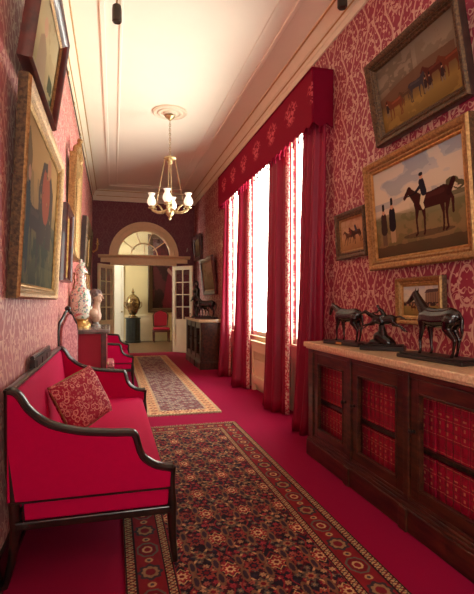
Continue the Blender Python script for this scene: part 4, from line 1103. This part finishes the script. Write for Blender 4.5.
# ------------------------------------------------------------------ chandelier and rose
RX, RY = .81, 6.80
o = MB().lathe([(.255, -.001), (.255, -.018), (.235, -.03), (.215, -.018), (.19, -.018), (.175, -.034), (.15, -.034), (.135, -.02), (.11, -.022), (.095, -.045), (.07, -.05), (.05, -.04), (.001, -.04)], (0, 0, 0), 48).build('ceiling_rose', M['trimcream'], None, True, loc=(RX, RY, ZC))
tag(o, 'round moulded plaster rose on the ceiling above the chandelier', 'ceiling rose')
t = thing('chandelier', 'brass chandelier with white tulip glass shades hanging in the hall', 'chandelier', (RX, RY, 0))
MB().lathe([(.012, 4.055), (.06, 4.05), (.075, 4.03), (.06, 4.01), (.03, 3.99), (.015, 3.97), (.004, 3.965)], n=20).build('canopy', M['brass'], t, True)
c = MB(); z = 3.96; k = 0
while z > 3.46:
    a = [(.013*math.cos(q)*(1 if k % 2 else 0), .013*math.cos(q)*(0 if k % 2 else 1), z-.022+.022*math.sin(q)) for q in [2*PI*i/8 for i in range(9)]]
    c.tube(a, .0045, 5, cap=False); z -= .034; k += 1
c.build('chain', M['brass'], t, True)
MB().lathe([(.004, 3.46), (.02, 3.45), (.03, 3.43), (.085, 3.425), (.095, 3.41), (.08, 3.395), (.04, 3.385), (.03, 3.36), (.045, 3.345), (.02, 3.33), (.003, 3.32)], n=20).build('corona', M['brass'], t, True)
AN = [math.radians(a) for a in (-105, -15, 75, 165)]
for a in AN:
    ca, sa = math.cos(a), math.sin(a)
    MB().tube([(.075*ca, .075*sa, 3.40), (.20*ca, .20*sa, 2.735)], .006, 6).build('rod', M['brass'], t, True)
    ar = MB().tube([(.03*ca, .03*sa, 2.66), (.10*ca, .10*sa, 2.62), (.18*ca, .18*sa, 2.62), (.25*ca, .25*sa, 2.65), (.27*ca, .27*sa, 2.69)], [.02, .024, .022, .02, .018], 8)
    ar.tube([(.10*ca, .10*sa, 2.63), (.14*ca, .14*sa, 2.70), (.19*ca, .19*sa, 2.74), (.23*ca, .23*sa, 2.71), (.20*ca, .20*sa, 2.67)], [.014, .014, .014, .012, .01], 8)
    ar.lathe([(.01, 2.67), (.045, 2.68), (.05, 2.695), (.03, 2.70), (.03, 2.72)], (.27*ca, .27*sa, 0), 14)
    q = ar.build('arm', M['brass'], t, True)
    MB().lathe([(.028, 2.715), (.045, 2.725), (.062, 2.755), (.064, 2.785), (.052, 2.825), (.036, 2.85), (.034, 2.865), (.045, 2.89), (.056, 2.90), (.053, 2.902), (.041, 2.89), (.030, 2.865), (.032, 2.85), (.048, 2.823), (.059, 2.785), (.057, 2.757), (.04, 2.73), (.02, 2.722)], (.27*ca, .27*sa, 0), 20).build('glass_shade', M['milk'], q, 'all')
MB().lathe([(.003, 2.50), (.016, 2.515), (.022, 2.535), (.012, 2.55), (.035, 2.57), (.06, 2.60), (.065, 2.63), (.05, 2.66), (.03, 2.68), (.035, 2.72), (.02, 2.75), (.028, 2.78), (.012, 2.80), (.003, 2.82)], n=20).build('body', M['brass'], t, True)

# two ceiling spotlights
def spot(label, loc, rot):
    t = thing('ceiling_spotlight', label, 'spotlight', loc, rot)
    MB().lathe([(.03, 0), (.04, -.01), (.044, -.05), (.044, -.15), (.036, -.16), (.03, -.15)], n=18).build('body', M['lampblack'], t, True)
    MB().tube([(0, 0, 0), (0, 0, .05)], .01, 8).build('stem', M['brass'], t, True)
spot('dark cylindrical spotlight hanging from the ceiling on the left', (.035, 4.40, 4.048), (0, 0, 0))
spot('dark cylindrical spotlight by the right cornice above the pelmet', (1.95, 3.67, 4.048), (0, 0, 0))

# ------------------------------------------------------------------ things in the room beyond
picture('framed_painting', 'huge dark painting in heavy gilt frame in the room beyond the doors', 'back', 1.12, 2.75, .95, 3.55, FY-.05, FY-.09, .15, .08, M['darkgold'], pic_court, nx=90)
t = thing('pedestal', 'dark green fluted round pedestal in the room beyond, under the glass urn', 'pedestal', (.62, 15.15, 0))
n = 32; rings = [[((.225+(.008 if k % 2 else 0))*math.cos(2*PI*k/n), (.225+(.008 if k % 2 else 0))*math.sin(2*PI*k/n), z) for k in range(n)] for z in (.06, .76)]
M['darkgreen'] = plain('dark_green_marble', L(36, 42, 40), .3, c2=L(20, 24, 24), scale=9, coat=.2)
MB().loft(rings).build('shaft', M['darkgreen'], t); MB().lathe([(.25, 0), (.25, .06), (.23, .065)], n=28).build('foot', M['darkgreen'], t, True); MB().lathe([(.24, .758), (.25, .77), (.25, .80), (.22, .801)], n=28).build('top', M['darkgreen'], t, True)
M['urnmetal'] = plain('tarnished_silver_gilt', L(178, 150, 108), .25, .8, c2=L(84, 62, 40), scale=14, bmp=.4, bscale=40)
t = thing('urn', 'gilt urn with domed lid and finial standing on the dark pedestal', 'urn', (.62, 15.15, .802))
MB().lathe([(.15, 0), (.15, .03), (.09, .05), (.08, .08), (.13, .12), (.17, .22), (.17, .24), (.20, .30), (.235, .42), (.235, .44), (.245, .46), (.22, .54)], n=28).build('body', M['urnmetal'], t, True)
MB().lathe([(.215, .52), (.22, .54), (.18, .64), (.11, .71), (.05, .74), (.03, .78), (.05, .81), (.025, .87), (.012, .92), (.003, .96)], n=24).build('lid', M['urnmetal'], t, True)
for s in (-1, 1): MB().tube([(s*.20, 0, .48), (s*.27, 0, .50), (s*.28, 0, .38), (s*.20, 0, .28)], .016, 8).build('handle', M['gold'], t, True)
t = thing('armchair', 'red upholstered chair with carved back below the huge painting in the far room', 'chair', (1.52, 15.15, 0))
for sx in (-.24, .24):
    for sy in (-.2, .2): leg_to(t, (sx, sy, .34), (sx, sy, 0), .026, .018, M['redwood'])
MB().box(-.27, .27, -.24, .24, .33, .39).build('seat_rail', M['redwood'], t, bevel=.008); MB().box(-.26, .26, -.23, .23, .39, .47).build('seat', M['clothred'], t, True, bevel=.03, seg=3)
bk = [(-.22, .50), (.22, .50), (.24, .86), (.19, .96), (.08, 1.0), (0, 1.03), (-.08, 1.0), (-.19, .96), (-.24, .86)]
MB().prism([(a*.9, .52+(z-.5)*.92) for a, z in bk], 'y', .19, .23).build('backrest', M['clothred'], t, True, bevel=.008); MB().tube([(a, .215, z) for a, z in bk+[bk[0]]], .022, 8).build('back_frame', M['redwood'], t, True)

# ------------------------------------------------------------------ light: daylight through the windows, added unseen ones included
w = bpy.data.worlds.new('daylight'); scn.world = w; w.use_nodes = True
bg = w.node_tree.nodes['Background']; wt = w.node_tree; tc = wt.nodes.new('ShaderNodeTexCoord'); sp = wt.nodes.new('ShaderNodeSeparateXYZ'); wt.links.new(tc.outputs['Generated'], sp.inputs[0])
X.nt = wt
wt.links.new((29.0-X(sp.outputs[2]).smooth(-.25, .15)*16.0).k, bg.inputs[1])    # brighter lower half added to light the ceiling, softer sky above
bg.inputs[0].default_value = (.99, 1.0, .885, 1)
def portal(name, loc, rot, sx, sy):
    l = bpy.data.lights.new(name, 'AREA'); l.shape = 'RECTANGLE'; l.size = sx; l.size_y = sy; l.cycles.is_portal = True
    o = bpy.data.objects.new(name, l); COL.objects.link(o); o.location = loc; o.rotation_euler = rot
for i, (a, b) in enumerate(WIN): portal('window_portal', (XR+.12, (a+b)/2, (WZ0+WZ1)/2), (0, PI/2, 0), WZ1-WZ0, b-a)
portal('added_end_window_portal', (.8, YF-.12, 2.1), (PI/2, 0, 0), 1.2, 1.8)
portal('added_side_window_portal', (XL-.12, -1.0, 1.6), (0, -PI/2, 0), 1.6, 1.0)
portal('added_far_room_portal', (-2.32, 13.85, 2.05), (0, -PI/2, 0), 2.1, 1.3)

# ------------------------------------------------------------------ camera
F, VX = 460.0, 113.0
yaw = math.atan((237-VX)/F)
cam = bpy.data.cameras.new('camera'); co = bpy.data.objects.new('camera', cam); COL.objects.link(co)
co.location = (0, 0, 1.3); co.rotation_euler = (PI/2, 0, -yaw)
cam.sensor_fit = 'VERTICAL'; cam.sensor_height = 24.0; cam.lens = F/594*24.0
cam.shift_y = (302-297)/594.0; cam.clip_start = .05
scn.camera = co
vs = scn.view_settings; vs.view_transform = 'Standard'; vs.look = 'None'; vs.gamma = 1; vs.exposure = 0.0; vs.use_curve_mapping = False
scn.cycles.use_denoising = True
scn.cycles.max_bounces = 10; scn.cycles.diffuse_bounces = 6; scn.cycles.transparent_max_bounces = 12
scn.cycles.caustics_reflective = False; scn.cycles.caustics_refractive = False; scn.cycles.sample_clamp_indirect = 8
